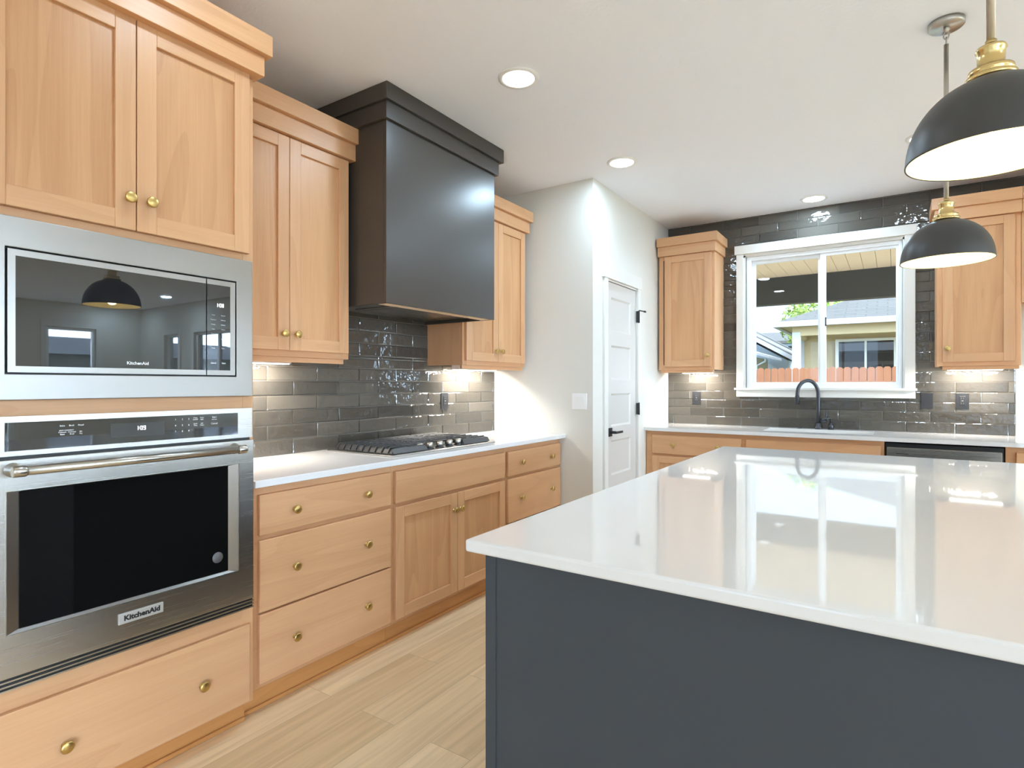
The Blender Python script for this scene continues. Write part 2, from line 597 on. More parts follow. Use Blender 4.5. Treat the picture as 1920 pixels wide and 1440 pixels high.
def simple_window(n, axis, at, hole, sgn):
    """white framed pane with casing, room side towards sgn"""
    a0, a1, z0, z1 = hole
    t = bpy.data.objects.new('window_%d' % n, None)
    COL.objects.link(t)
    t['kind'] = 'structure'
    if axis == 'x':
        t.location = (0, at, 0); t.rotation_euler = (0, 0, 0 if sgn < 0 else PI)
        lo, hi = (a0, a1) if sgn < 0 else (-a1, -a0)
    else:
        t.location = (at, 0, 0); t.rotation_euler = (0, 0, -PI / 2 if sgn < 0 else PI / 2)
        lo, hi = (-a1, -a0) if sgn < 0 else (a0, a1)
    # local: room side is -y
    obj('casing', MB().frame(lo - .08, hi + .08, z0 - .08, z1 + .09, lo, hi, z0, z1, -0.018, 0.0), M_TRIM, t)
    fr = MB().frame(lo, hi, z0, z1, lo + .05, hi - .05, z0 + .05, z1 - .05, 0.04, 0.1)
    mid = (lo + hi) / 2
    if hi - lo > 0.9:
        fr.box(mid - .025, mid + .025, 0.045, 0.095, z0 + .05, z1 - .05)
    obj('frame', fr, M_VINYL, t)
    obj('pane', MB().box(lo + .05, hi - .05, 0.068, 0.072, z0 + .05, z1 - .05), M_PANE, t)


simple_window(2, 'x', YB, W_BACK[1], -1)
simple_window(3, 'x', YB, W_BACK[2], -1)
simple_window(4, 'y', XR, W_RIGHT[0], -1)
simple_window(5, 'y', XR, W_RIGHT[1], -1)
simple_window(6, 'x', YF, W_FRONT[0], 1)
simple_window(7, 'x', YF, W_FRONT[1], 1)
simple_window(8, 'x', YF, W_FRONT[2], 1)

struct('baseboard_pantry', MB().box(0.66, XP + .012, YP - .012, YP, 0, 0.13), M_TRIM)
struct('baseboard_left', MB().box(0, .012, YF, 0.11, 0, 0.13), M_TRIM)
struct('baseboard_right', MB().box(XR - .012, XR, YF, YB, 0, 0.095), M_TRIM)
struct('baseboard_back', MB().box(4.3, XR, YB - .012, YB, 0, 0.13), M_TRIM)

# ---- kitchen window
win = bpy.data.objects.new('window_1', None); COL.objects.link(win); win['kind'] = 'structure'
win.location = (0, YB, 0)
mb = MB()
mb.box(1.480, 1.537, -0.024, 0.0, 1.237, 2.42); mb.box(2.707, 2.775, -0.024, 0.0, 1.237, 2.42)
mb.box(1.465, 2.784, -0.030, 0.0, 2.42, 2.497)
obj('casing', mb, M_TRIM, win, 0.002)
obj('stool', MB().box(1.465, 2.786, -0.045, 0.0, 1.229, 1.247), M_TRIM, win, 0.002)
obj('apron', MB().box(1.480, 2.775, -0.024, 0.0, 1.170, 1.229), M_TRIM, win, 0.002)
mb = MB()
mb.box(1.537, 1.555, -0.005, 0.15, 1.24, 2.41); mb.box(2.695, 2.707, -0.005, 0.15, 1.24, 2.41)
mb.box(1.537, 2.707, -0.005, 0.15, 2.395, 2.42); mb.box(1.537, 2.707, -0.005, 0.15, 1.238, 1.246)
obj('jamb', mb, M_TRIM, win)
mb = MB().frame(1.555, 2.695, 1.246, 2.395, 1.596, 2.668, 1.285, 2.362, 0.015, 0.10)
obj('frame', mb, M_VINYL, win, 0.003)
mb = MB().frame(1.596, 2.145, 1.285, 2.362, 1.626, 2.112, 1.297, 2.334, 0.058, 0.085)
obj('fixed_sash', mb, M_VINYL, win, 0.002)
mb = MB().frame(2.130, 2.668, 1.285, 2.362, 2.174, 2.652, 1.297, 2.340, 0.030, 0.056)
s2 = obj('sliding_sash', mb, M_VINYL, win, 0.002)
obj('sash_lock', MB().box(2.168, 2.176, 0.022, 0.034, 1.76, 1.83), M_BLACK, s2)
obj('pane', MB().box(1.626, 2.112, 0.070, 0.073, 1.297, 2.334), M_PANE, win)
obj('pane', MB().box(2.174, 2.652, 0.042, 0.045, 1.297, 2.340), M_PANE, win)

# ---- pantry door (local x runs towards the corner of the window wall, room side -y)
dr = bpy.data.objects.new('door_1', None); COL.objects.link(dr); dr['kind'] = 'structure'
dr.location = (XP, 0, 0); dr.rotation_euler = (0, 0, PI / 2)
mb = MB()
mb.box(3.545, 3.607, -0.018, 0, 0, 2.066); mb.box(4.204, 4.266, -0.018, 0, 0, 2.066); mb.box(3.528, 4.283, -0.022, 0, 2.066, 2.165)
obj('casing', mb, M_TRIM, dr, 0.002)
mb = MB()
mb.box(3.605, 3.610, 0.0, 0.1, 0, 2.06); mb.box(4.202, 4.206, 0.0, 0.1, 0, 2.06); mb.box(3.605, 4.206, 0.0, 0.1, 2.054, 2.06)
mb.box(3.605, 4.206, 0.05, 0.1, 0, 2.06)
obj('jamb', mb, M_TRIM, dr)
mb = MB()
LX0, LX1, LZ0, LZ1 = 3.613, 4.199, 0.008, 2.048
PX0, PX1 = 3.706, 4.088
rows = [(0.23, 0.49), (0.588, 0.853), (0.958, 1.208), (1.313, 1.573), (1.678, 1.938)]
mb.box(LX0, PX0, 0.004, 0.04, LZ0, LZ1); mb.box(PX1, LX1, 0.004, 0.04, LZ0, LZ1)
zc = LZ0
for a, b_ in rows + [(LZ1, LZ1)]:
    mb.box(PX0, PX1, 0.004, 0.04, zc, a)
    zc = b_
for a, b_ in rows:
    # recessed panel with sloped sticking
    o_ = [(PX0, a), (PX1, a), (PX1, b_), (PX0, b_)]
    i_ = [(PX0 + .014, a + .014), (PX1 - .014, a + .014), (PX1 - .014, b_ - .014), (PX0 + .014, b_ - .014)]
    for k in range(4):
        k2 = (k + 1) % 4
        mb.poly([(o_[k][0], 0.004, o_[k][1]), (o_[k2][0], 0.004, o_[k2][1]), (i_[k2][0], 0.013, i_[k2][1]), (i_[k][0], 0.013, i_[k][1])])
    mb.poly([(i_[k][0], 0.013, i_[k][1]) for k in range(4)])
leaf = obj('door_leaf', mb, M_DOORP, dr)
for hz in (0.3, 1.077, 1.836):
    m2 = MB().box(4.194, 4.222, -0.0215, -0.002, hz - .047, hz + .047)
    m2.cyl((4.201, -0.024, hz - .05), (4.201, -0.024, hz + .05), 0.007, n=12)
    if hz > 1.5:
        m2.cyl((4.201, -0.026, hz + .052), (4.255, -0.055, hz + .046), 0.005, n=10)
        m2.cyl((4.246, -0.050, hz + .047), (4.262, -0.059, hz + .045), 0.008, n=10)
    obj('hinge', m2, M_BLACKM, dr)
m2 = MB().box(3.640, 3.702, -0.008, 0.004, 0.886, 0.95)
m2.cyl((3.671, -0.008, 0.918), (3.671, -0.05, 0.918), 0.011, n=14)
m2.box(3.660, 3.785, -0.060, -0.046, 0.909, 0.926)
obj('handle', m2, M_BLACKM, leaf, 0.002)


# ------------------------------------------------------------------ tile
def tile_field(name, axis, at, a0, a1, zmin, zmax, phase_even, regions, hole=None):
    """glazed 300 x 75 tiles in running bond. axis 'y': on wall x=at facing +x. 'x': on wall y=at facing -y"""
    mb = MB()
    bm = mb.bm
    g = 0.0011
    z0, ph = 0.917, 0.0757
    k = 0
    rnd = random.Random(3)

    def P(a, h, z):
        return (at + h, a, z) if axis == 'y' else (a, at - h, z)

    def one(p, q, lo, hi):
        if q - p < 0.006 or hi - lo < 0.006:
            return
        p += g; q -= g; lo += g; hi -= g
        b = 0.005
        b = min(b, (q - p) / 3, (hi - lo) / 3)
        t = [0.0092 + rnd.uniform(-.0007, .0007) for _ in range(4)]
        o0 = [(p, lo), (q, lo), (q, hi), (p, hi)]
        i0 = [(p + b, lo + b), (q - b, lo + b), (q - b, hi - b), (p + b, hi - b)]
        vb = [bm.verts.new(P(x, 0.002, z)) for x, z in o0]
        ve = [bm.verts.new(P(x, 0.0066, z)) for x, z in o0]
        vi = [bm.verts.new(P(i0[j][0], t[j], i0[j][1])) for j in range(4)]
        fs = []
        for A, B in ((vb, ve), (ve, vi)):
            for j in range(4):
                fs.append(bm.faces.new((A[j], A[(j + 1) % 4], B[(j + 1) % 4], B[j])))
        fs.append(bm.faces.new((vi[0], vi[1], vi[2]))); fs.append(bm.faces.new((vi[0], vi[2], vi[3])))
        if axis == 'x':
            pass
        else:
            for f in fs:
                f.normal_flip()
    while z0 + k * ph < zmax:
        lo, hi = z0 + k * ph, z0 + (k + 1) * ph
        if k == 0:
            lo = zmin
        start = phase_even + (0.15 if k % 2 else 0.0)
        n0 = math.floor((a0 - start) / 0.3) - 1
        x = start + n0 * 0.3
        while x < a1:
            for (r0, r1, rz0, rz1) in regions:
                p, q, l, h = max(x, r0), min(x + 0.3, r1), max(lo, rz0), min(hi, rz1)
                if q <= p or h <= l:
                    continue
                if hole and q > hole[0] and p < hole[1] and h > hole[2] and l < hole[3]:
                    if p < hole[0]:
                        one(p, hole[0], l, h)
                    if q > hole[1]:
                        one(hole[1], q, l, h)
                    pp, qq = max(p, hole[0]), min(q, hole[1])
                    if l < hole[2]:
                        one(pp, qq, l, hole[2])
                    if h > hole[3]:
                        one(pp, qq, hole[3], h)
                else:
                    one(p, q, l, h)
            x += 0.3
        k += 1
    for (r0, r1, rz0, rz1) in regions:
        rects = [(r0, r1, rz0, rz1)]
        if hole and hole[2] < rz1 and hole[3] > rz0:
            a_, b_ = max(rz0, hole[2]), min(rz1, hole[3])
            rects = [(r0, hole[0], rz0, rz1), (hole[1], r1, rz0, rz1), (hole[0], hole[1], rz0, a_), (hole[0], hole[1], b_, rz1)]
        for p, q, l, h in rects:
            if h - l < 1e-4:
                continue
            if axis == 'y':
                mb.box(at + .0006, at + .0045, p, q, l, h, 1)
            else:
                mb.box(p, q, at - .0045, at - .0006, l, h, 1)
    return obj(name, mb, [M_TILE, M_GROUT])


t1 = tile_field('tile_backsplash', 'y', 0.0, 0.93, YP, 0.914, 1.76, 0.048,
                [(0.932, YP - 0.001, 0.9145, 1.43), (1.645, 2.60, 1.43, 1.76)])
tag(t1, 'glossy dark grey subway tile backsplash behind the gas cooktop', 'backsplash')
t2 = tile_field('tile_backsplash', 'x', YB, XP, 3.9, 0.914, ZC, 1.067 - 0.15,
                [(XP + 0.001, 3.352, 0.914, 2.15), (XP + 0.001, 4.1, 2.15, ZC)], hole=(1.50, 2.745, 1.20, 2.46))
tag(t2, 'glossy dark grey tile covering the window wall up to the ceiling', 'backsplash')


# ------------------------------------------------------------------ cabinets (local: x along the face, front towards -y)
def knob(parent, x, y, z, mat=None):
    """mushroom knob standing out of a front whose face is at local y"""
    mb = MB()
    mb.lathe([(0.0095, 0.0), (0.0095, -0.0022), (0.0056, -0.005), (0.0054, -0.0125), (0.0115, -0.0165), (0.0166, -0.0195),
              (0.0172, -0.0225), (0.0150, -0.0258), (0.0132, -0.0260), (0.0112, -0.0272), (0.0, -0.0278)], (x, y, z), 24, 'y')
    return obj('knob', mb, mat or M_BRASSK, parent)


def slab_drawer(t, x0, x1, z0, z1, yf, knobs=(), name='drawer', th=0.02):
    d = obj(name, MB().box(x0, x1, yf, yf + th, z0, z1), M_WH, t, 0.0035, seg=2)
    for kx, kz in knobs:
        knob(d, kx, yf, kz)
    return d


def shaker_door(t, x0, x1, z0, z1, yf, knobs=(), st=0.058, th=0.02):
    mb = MB()
    mb.box(x0, x0 + st, yf, yf + th, z0, z1, 0); mb.box(x1 - st, x1, yf, yf + th, z0, z1, 0)
    mb.box(x0 + st, x1 - st, yf, yf + th, z0, z0 + st, 1); mb.box(x0 + st, x1 - st, yf, yf + th, z1 - st, z1, 1)
    d = obj('door', mb, [M_WV, M_WH], t, 0.0015, seg=1)
    obj('door_panel', MB().box(x0 + st - .004, x1 - st + .004, yf + .011, yf + .017, z0 + st - .004, z1 - st + .004), M_WP, d)
    for kx, kz in knobs:
        knob(d, kx, yf, kz)
    return d


def crown(t, x0, x1, D, z0=2.415, zm=2.497, z1=2.574, left=True, right=True, e1=0.020, e2=0.042, mat=None, ret=0.005):
    """two-step crown. D = door-face depth; x0,x1 = carcass sides"""
    mb = MB()
    for e, ov, p, q in ((e1, .016, z0, zm), (e2, .034, zm, z1)):
        d = D + e
        pts = [(x0, -0.005, p), (x1, -0.005, p)]
        if right:
            pts += [(x1, -ret, p), (x1 + ov, -ret, p), (x1 + ov, -d, p)] if ret > .01 else [(x1 + ov, -0.005, p), (x1 + ov, -d, p)]
        else:
            pts += [(x1, -d, p)]
        if left:
            pts += [(x0 - ov, -d, p), (x0 - ov, -0.005, p)]
        else:
            pts += [(x0, -d, p)]
        mb.prism(pts, (0, 0, q - p))
    return obj('crown_molding', mb, mat or M_WH, t, 0.0015, seg=1)


def upper(name, label, loc, rz, W, fronts, D=0.311, z0=1.405, z1=2.43, cl=True, cr=True, rail=None, group=None, side_mat=None):
    t = thing(name, label, 'cabinet', loc, rz, group)
    mb = MB()
    mb.box(0, W, -(D - .02), -0.002, z0 + 0.02, z1, 0)                    # case
    mb.box(0, 0.018, -(D - .02), -0.002, z0, z0 + .02, 0); mb.box(W - .018, W, -(D - .02), -0.002, z0, z0 + .02, 0)
    # face frame
    mb.box(0, 0.04, -D, -(D - .02), z0, z1, 0); mb.box(W - .04, W, -D, -(D - .02), z0, z1, 0)
    mb.box(0.04, W - .04, -D, -(D - .02), z0, z0 + .045, 1); mb.box(0.04, W - .04, -D, -(D - .02), z1 - .05, z1, 1)
    mb.box(W / 2 - .02, W / 2 + .02, -D, -(D - .02), z0 + .045, z1 - .05, 0)
    obj('carcass', mb, [M_WV, M_WH], t, 0.001, seg=1)
    if rail:
        obj('light_rail', MB().box(rail[0], rail[1], -(D - .012), -(D - .030), z0 - .024, z0), M_WH, t, 0.001, seg=1)
    for f in fronts:
        shaker_door(t, *f[:4], -(D + .02), f[4])
    crown(t, 0, W, D + .02, left=cl, right=cr)
    return t


R90 = PI / 2
# upper left of the hood: world y 0.932..1.662
u = upper('wall_cabinet', 'tall two-door oak wall cabinet between the ovens and the black hood', (0.0, 0.932, 0), R90, 0.727,
          [(0.022, 0.3685, 1.434, 2.412, [(0.336, 1.509)]), (0.3715, 0.712, 1.434, 2.412, [(0.404, 1.509)])],
          cl=False, rail=(0.01, 0.705))
# upper right of the hood: world y 2.592..3.337
u = upper('wall_cabinet', 'two-door oak wall cabinet right of the black hood', (0.0, 2.592, 0), R90, 0.745,
          [(0.020, 0.3775, 1.434, 2.412, [(0.346, 1.509)]), (0.3805, 0.730, 1.434, 2.412, [(0.412, 1.509)])],
          cl=False, rail=(0.01, 0.735))
# window wall
u = upper('wall_cabinet', 'narrow single-door oak wall cabinet left of the window', (0.880, YB, 0), 0, 0.487,
          [(0.058, 0.462, 1.434, 2.412, [(0.435, 1.527)])], rail=(0.01, 0.475), cl=False)
u = upper('wall_cabinet', 'single-door oak wall cabinet right of the window', (2.893, YB, 0), 0, 0.447,
          [(0.030, 0.414, 1.434, 2.412, [(0.057, 1.527)])], rail=(0.03, 0.44), cr=False)
u = upper('wall_cabinet', 'short oak wall cabinet at the right edge beside a longer one', (3.342, YB, 0), 0, 0.70,
          [(0.03, 0.345, 1.845, 2.412, [(0.318, 1.92)]), (0.349, 0.67, 1.845, 2.412, [(0.376, 1.92)])], z0=1.82, cl=False)


def toe(t, W, D, h=0.10, shoe=True):
    obj('toe_kick', MB().box(0, W, -D, -0.01, 0, h), M_WT, t)
    if shoe:
        obj('shoe_molding', MB().box(0, W, -(D + .011), -D, 0, 0.016), M_WT, t, 0.004)


def base(name, label, loc, rz, W, D=0.592, hollow=False, z0=0.10, z1=0.884, stiles=(), rails=(), toe_d=0.552, shoe=True):
    t = thing(name, label, 'cabinet', loc, rz)
    mb = MB()
    if hollow:
        mb.box(0, .018, -(D - .02), -0.005, z0, z1, 0); mb.box(W - .018, W, -(D - .02), -0.005, z0, z1, 0)
        mb.box(.018, W - .018, -(D - .02), -0.005, z0, z0 + .018, 0)
    else:
        mb.box(0, W, -(D - .02), -0.005, z0, z1, 0)
    mb.box(0, W, -D, -(D - .02), z0, z1, 1)
    obj('carcass', mb, [M_WV, M_WH], t, 0.001, seg=1)
    toe(t, W, toe_d, z0, shoe)
    return t


ZD = [(0.693, 0.851), (0.397, 0.675), (0.122, 0.3895)]
b1 = base('base_cabinet', 'oak base cabinet with three wide drawers next to the ovens', (0, 0.934, 0), R90, 0.746)
for (a, b_), kz in zip(ZD, (0.772, 0.541, 0.255)):
    slab_drawer(b1, 0.039, 0.731, a, b_, -0.612, [(0.193, kz), (0.573, kz)])
b2 = base('base_cabinet', 'oak base cabinet with two doors and a blank front under the cooktop', (0, 1.681, 0), R90, 0.980)
slab_drawer(b2, 0.016, 0.964, *ZD[0], -0.612, name='false_drawer_front')
shaker_door(b2, 0.016, 0.4905, 0.122, 0.675, -0.612, [(0.459, 0.583)])
shaker_door(b2, 0.4945, 0.964, 0.122, 0.675, -0.612, [(0.516, 0.583)])
b3 = base('base_cabinet', 'oak base cabinet with three drawers against the pantry wall', (0, 2.662, 0), R90, 0.716)
for (a, b_), kz in zip(ZD, (0.772, 0.541, 0.255)):
    slab_drawer(b3, 0.017, 0.700, a, b_, -0.612, [(0.168, kz), (0.558, kz)])
# window-wall run (local x = world x - 0.866)
b4 = base('base_cabinet', 'oak base cabinet in the corner beside the pantry door', (0.866, YB, 0), 0, 0.795)
slab_drawer(b4, 0.058, 0.777, *ZD[0], -0.612, [(0.24, 0.772), (0.60, 0.772)])
shaker_door(b4, 0.058, 0.416, 0.122, 0.675, -0.612, [(0.385, 0.60)])
shaker_door(b4, 0.420, 0.777, 0.122, 0.675, -0.612, [(0.451, 0.60)])
b5 = base('sink_base_cabinet', 'oak sink base cabinet with a blank front below the faucet', (1.662, YB, 0), 0, 0.922, hollow=True)
slab_drawer(b5, 0.018, 0.902, *ZD[0], -0.612, name='false_drawer_front')
shaker_door(b5, 0.018, 0.458, 0.122, 0.675, -0.612, [(0.43, 0.60)])
shaker_door(b5, 0.462, 0.902, 0.122, 0.675, -0.612, [(0.49, 0.60)])
b6 = base('base_cabinet', 'oak base cabinet at the right edge beyond the dishwasher', (3.226, YB, 0), 0, 0.76)
slab_drawer(b6, 0.05, 0.74, *ZD[0], -0.612, [(0.2, 0.772), (0.59, 0.772)])
slab_drawer(b6, 0.05, 0.74, *ZD[1], -0.612, [(0.2, 0.541), (0.59, 0.541)])
slab_drawer(b6, 0.05, 0.74, *ZD[2], -0.612, [(0.2, 0.255), (0.59, 0.255)])

# dishwasher
dw = thing('dishwasher', 'stainless steel dishwasher built in right of the sink cabinet', 'dishwasher', (2.586, YB, 0), 0)
obj('tub', MB().box(0.004, 0.634, -0.585, -0.02, 0.02, 0.872), M_BLACK, dw)
obj('door', MB().box(0.012, 0.622, -0.618, -0.587, 0.115, 0.846), M_STEELD, dw, 0.003)
obj('badge', MB().box(0.065, 0.135, -0.6186, -0.6178, 0.803, 0.807), M_INKD, dw)
obj('toe_panel', MB().box(0.012, 0.622, -0.56, -0.586, 0.022, 0.105), M_BLACK, dw)

# countertops
mb = MB().box(0.001, 0.6445, 0.934, YP - .001, 0.886, 0.914)
tag(obj('countertop', mb, M_QUARTZ, None, 0.003), 'white quartz countertop under the gas cooktop', 'countertop')
SX0, SX1, SY0, SY1 = 1.775, 2.515, 4.535, 4.895
mb = MB()
X0, X1, Y0 = XP + .001, 3.99, 4.373
mb.box(X0, SX0, Y0, YB - .001, 0.886, 0.914); mb.box(SX1, X1, Y0, YB - .001, 0.886, 0.914)
mb.box(SX0, SX1, Y0, SY0, 0.886, 0.914); mb.box(SX0, SX1, SY1, YB - .001, 0.886, 0.914)
bmesh.ops.remove_doubles(mb.bm, verts=mb.bm.verts, dist=1e-5)
tag(obj('countertop', mb, M_QUARTZ, None, 0.0), 'white quartz countertop along the window wall around the sink', 'countertop')
# undermount sink
mb = MB()
zb = 0.70
mb.box(SX0 - .012, SX1 + .012, SY0 - .012, SY1 + .012, zb - .01, zb)
mb.box(SX0 - .012, SX0 - .001, SY0 - .012, SY1 + .012, zb, 0.8855); mb.box(SX1 + .001, SX1 + .012, SY0 - .012, SY1 + .012, zb, 0.8855)
mb.box(SX0 - .001, SX1 + .001, SY0 - .012, SY0 - .001, zb, 0.8855); mb.box(SX0 - .001, SX1 + .001, SY1 + .001, SY1 + .012, zb, 0.8855)
tag(obj('sink', mb, M_SINK), 'undermount sink basin set in the window-side countertop', 'sink')

# faucet
fx, fy = 2.126, 4.945
fa = thing('faucet', 'matte black gooseneck faucet behind the sink', 'faucet', (fx, fy, 0.914))
mb = MB().lathe([(0.0, 0), (0.027, 0), (0.027, 0.012), (0.021, 0.018), (0.021, 0.05), (0.0, 0.05)], n=24)
obj('base', mb, M_FAUCET, fa)
dirx, diry = -0.80, -0.60
pts = [(0, 0, 0.04), (0, 0, 0.15), (0, 0, 0.285)]
Rn = 0.088
for k in range(1, 15):
    a = PI * k / 14
    o_ = Rn - Rn * math.cos(a)
    pts.append((dirx * o_, diry * o_, 0.285 + Rn * 1.25 * math.sin(a)))
ex = 2 * Rn
pts.append((dirx * ex, diry * ex, 0.255))
obj('neck', MB().tube(pts, 0.0145, 16), M_FAUCET, fa)
obj('spray_head', MB().tube([(dirx * ex, diry * ex, 0.27), (dirx * ex, diry * ex, 0.25), (dirx * ex, diry * ex, 0.20)], [0.016, 0.0175, 0.0165], 18), M_FAUCET, fa)
mb = MB().cyl((0.015, 0.0, 0.062), (0.055, 0.005, 0.064), 0.011, n=14)
mb.cyl((0.050, 0.004, 0.058), (0.062, 0.002, 0.15), 0.0075, 0.006, n=12)
obj('lever_handle', mb, M_FAUCET, fa)
sd = thing('soap_dispenser', 'small black soap pump standing right of the faucet', 'soap dispenser', (2.215, 4.945, 0.914))
obj('collar', MB().lathe([(0.0, 0), (0.02, 0), (0.02, 0.03), (0.013, 0.036), (0.013, 0.055), (0, 0.055)], n=20), M_FAUCET, sd)
obj('spout', MB().tube([(0, 0, 0.05), (0, 0, 0.085), (-0.01, -0.012, 0.094), (-0.05, -0.06, 0.085)], 0.008, 12), M_FAUCET, sd)
bt = thing('air_switch', 'low black push button on the counter beside the faucet', 'button', (1.985, 4.945, 0.914))
obj('button_cap', MB().lathe([(0, 0), (0.018, 0), (0.018, 0.007), (0.012, 0.010), (0, 0.010)], n=20), M_FAUCET, bt)


# ------------------------------------------------------------------ oven tower
TY0, TW = 0.124, 0.806
tw = thing('oven_tower_cabinet', 'full-height oak cabinet housing the microwave and wall oven', 'cabinet', (0, TY0, 0), R90)
FD = 0.635
mb = MB()
for a, b_ in ((0, 0.019), (TW - .019, TW)):
    mb.box(a, b_, -(FD - .02), -0.003, 0.092, 2.42, 0)
mb.box(0.019, TW - .019, -0.012, -0.003, 0.092, 2.42, 0)
for z in (0.092, 0.425, 1.205, 1.738, 2.40):
    mb.box(0.019, TW - .019, -(FD - .02), -0.012, z, z + .019, 1)
for a, b_ in ((0, 0.042), (TW - .042, TW)):
    mb.box(a, b_, -FD, -(FD - .02), 0.092, 2.42, 0)
for a, b_ in ((0.092, 0.118), (0.380, 0.458), (1.165, 1.245), (1.715, 1.78), (2.38, 2.42)):
    mb.box(0.042, TW - .042, -FD, -(FD - .02), a, b_, 1)
obj('carcass', mb, [M_WV, M_WH], tw, 0.001, seg=1)
toe(tw, TW, 0.578, 0.092)
slab_drawer(tw, 0.024, 0.783, 0.104, 0.391, -0.655, [(0.212, 0.241), (0.604, 0.241)])
shaker_door(tw, 0.022, 0.3985, 1.760, 2.427, -0.655, [(0.376, 1.857)])
shaker_door(tw, 0.4015, 0.781, 1.760, 2.427, -0.655, [(0.438, 1.857)])
crown(tw, 0, TW, 0.655, left=True, right=True, e1=0.030, e2=0.054, z0=2.424, ret=0.40)

# microwave
mw = thing('microwave', 'built-in stainless microwave with black glass above the wall oven', 'microwave', (0, TY0, 0), R90)
obj('housing', MB().box(0.075, 0.727, -0.6405, -0.18, 1.300, 1.652), M_BLACK, mw)
obj('trim_frame', MB().frame(0.020, 0.787, 1.235, 1.731, 0.077, 0.725, 1.305, 1.648, -0.662, -0.637), M_STEEL, mw, 0.0015)
md = obj('door', MB().frame(0.082, 0.6150, 1.310, 1.643, 0.099, 0.6149, 1.327, 1.626, -0.662, -0.642), M_STEEL, mw, 0.001)
obj('door_glass', MB().box(0.099, 0.6149, -0.6612, -0.643, 1.327, 1.626), M_GLASSB, md)
mb = MB(); add_text(mb, 'KitchenAid', 0.013, 0.401, -0.6614, 1.3435, width=0.062, bold=0.0004)
obj('door_lettering', mb, M_INK, md)
mc = obj('control_panel', MB().frame(0.6185, 0.720, 1.310, 1.643, 0.6186, 0.702, 1.327, 1.626, -0.662, -0.642), M_STEEL, mw, 0.001)
obj('control_glass', MB().box(0.6186, 0.702, -0.6612, -0.643, 1.327, 1.626), M_GLASSB, mc)
mb = MB(); add_digits(mb, '1:08', 0.655, -0.6614, 1.549, 0.013)
obj('clock_display', mb, M_LED, mc)
for i, row in enumerate((('Auto', 'Sensor'), ('Popcorn', 'Defrost'), ('Potato', 'Reheat'), ('Melt', 'Soften'),
                         ('Power', 'Timer'), ('1  2  3', '4  5  6'), ('7  8  9', '0'), ('Clock', 'Light'))):
    for j, s_ in enumerate(row):
        obj('key_lettering', add_text(MB(), s_, 0.0055, 0.641 + 0.035 * j, -0.6614, 1.520 - i * 0.0165), M_INK, mc)
for i, s_ in enumerate(('Cancel', 'Start')):
    obj('key_lettering', add_text(MB(), s_, 0.007, 0.641 + 0.037 * i, -0.6614, 1.352, bold=0.0002), M_INK, mc)

# wall oven
ov = thing('wall_oven', 'stainless wall oven with black window below the microwave', 'oven', (0, TY0, 0), R90)
obj('housing', MB().box(0.046, 0.760, -0.6145, -0.10, 0.462, 1.160), M_BLACK, ov)
obj('front_flange', MB().box(0.022, 0.785, -0.6465, -0.637, 0.470, 1.186), M_BLACK, ov)
cp = obj('control_panel', MB().frame(0.020, 0.787, 1.083, 1.191, 0.077, 0.730, 1.097, 1.174, -0.662, -0.647), M_STEELP, ov, 0.0012)
obj('control_glass', MB().box(0.077, 0.730, -0.6615, -0.648, 1.097, 1.174), M_GLASSB, cp)
obj('display_window', MB().box(0.325, 0.480, -0.6618, -0.6614, 1.115, 1.157), M_DISP, cp)
mb = MB(); add_digits(mb, '1:09', 0.400, -0.6620, 1.134, 0.013)
obj('clock_display', mb, M_LED, cp)
for s_, x, z, sz in (('Bake', .204, 1.159, .0062), ('Broil', .226, 1.159, .0062), ('Proof', .249, 1.159, .0062), ('EASY CONVECT', .214, 1.1455, .0048), ('Convect', .204, 1.1405, .0056), ('Bake', .204, 1.1345, .0056), ('Convect', .227, 1.1405, .0056), ('Broil', .227, 1.1345, .0056), ('Air', .249, 1.1405, .0056), ('Fry', .249, 1.1345, .0056)):
    obj('mode_lettering', add_text(MB(), s_, sz, x, -0.6618, z, bold=0.00008), M_INK, cp)
for s_, x, z, sz in (('1', .514, 1.161, .0075), ('2', .536, 1.161, .0075), ('3', .557, 1.161, .0075), ('4', .514, 1.141, .0075), ('5', .536, 1.141, .0075), ('6', .557, 1.141, .0075), ('7', .514, 1.121, .0075), ('8', .536, 1.121, .0075), ('9', .557, 1.121, .0075)):
    obj('key_lettering', add_text(MB(), s_, sz, x, -0.6618, z, bold=0.00008), M_INK, cp)
for s_, x, z, sz in (('Timer', .579, 1.164, .0058), ('Set/Off', .579, 1.158, .0058), ('Oven', .601, 1.164, .0058), ('Light', .601, 1.158, .0058), ('Cook', .579, 1.144, .0058), ('Time', .579, 1.138, .0058), ('Self', .601, 1.144, .0058), ('Clean', .601, 1.138, .0058)):
    obj('option_lettering', add_text(MB(), s_, sz, x, -0.6618, z, bold=0.00008), M_INK, cp)
for s_, x, z, sz in (('Start', .644, 1.163, .0085), ('Add Time', .644, 1.1555, .0045), ('Cancel', .644, 1.141, .0085)):
    obj('start_lettering', add_text(MB(), s_, sz, x, -0.6618, z, bold=0.00008), M_INK, cp)
od = obj('door', MB().frame(0.020, 0.789, 0.489, 1.074, 0.078, 0.731, 0.604, 0.990, -0.666, -0.647), M_STEELP, ov, 0.0015)
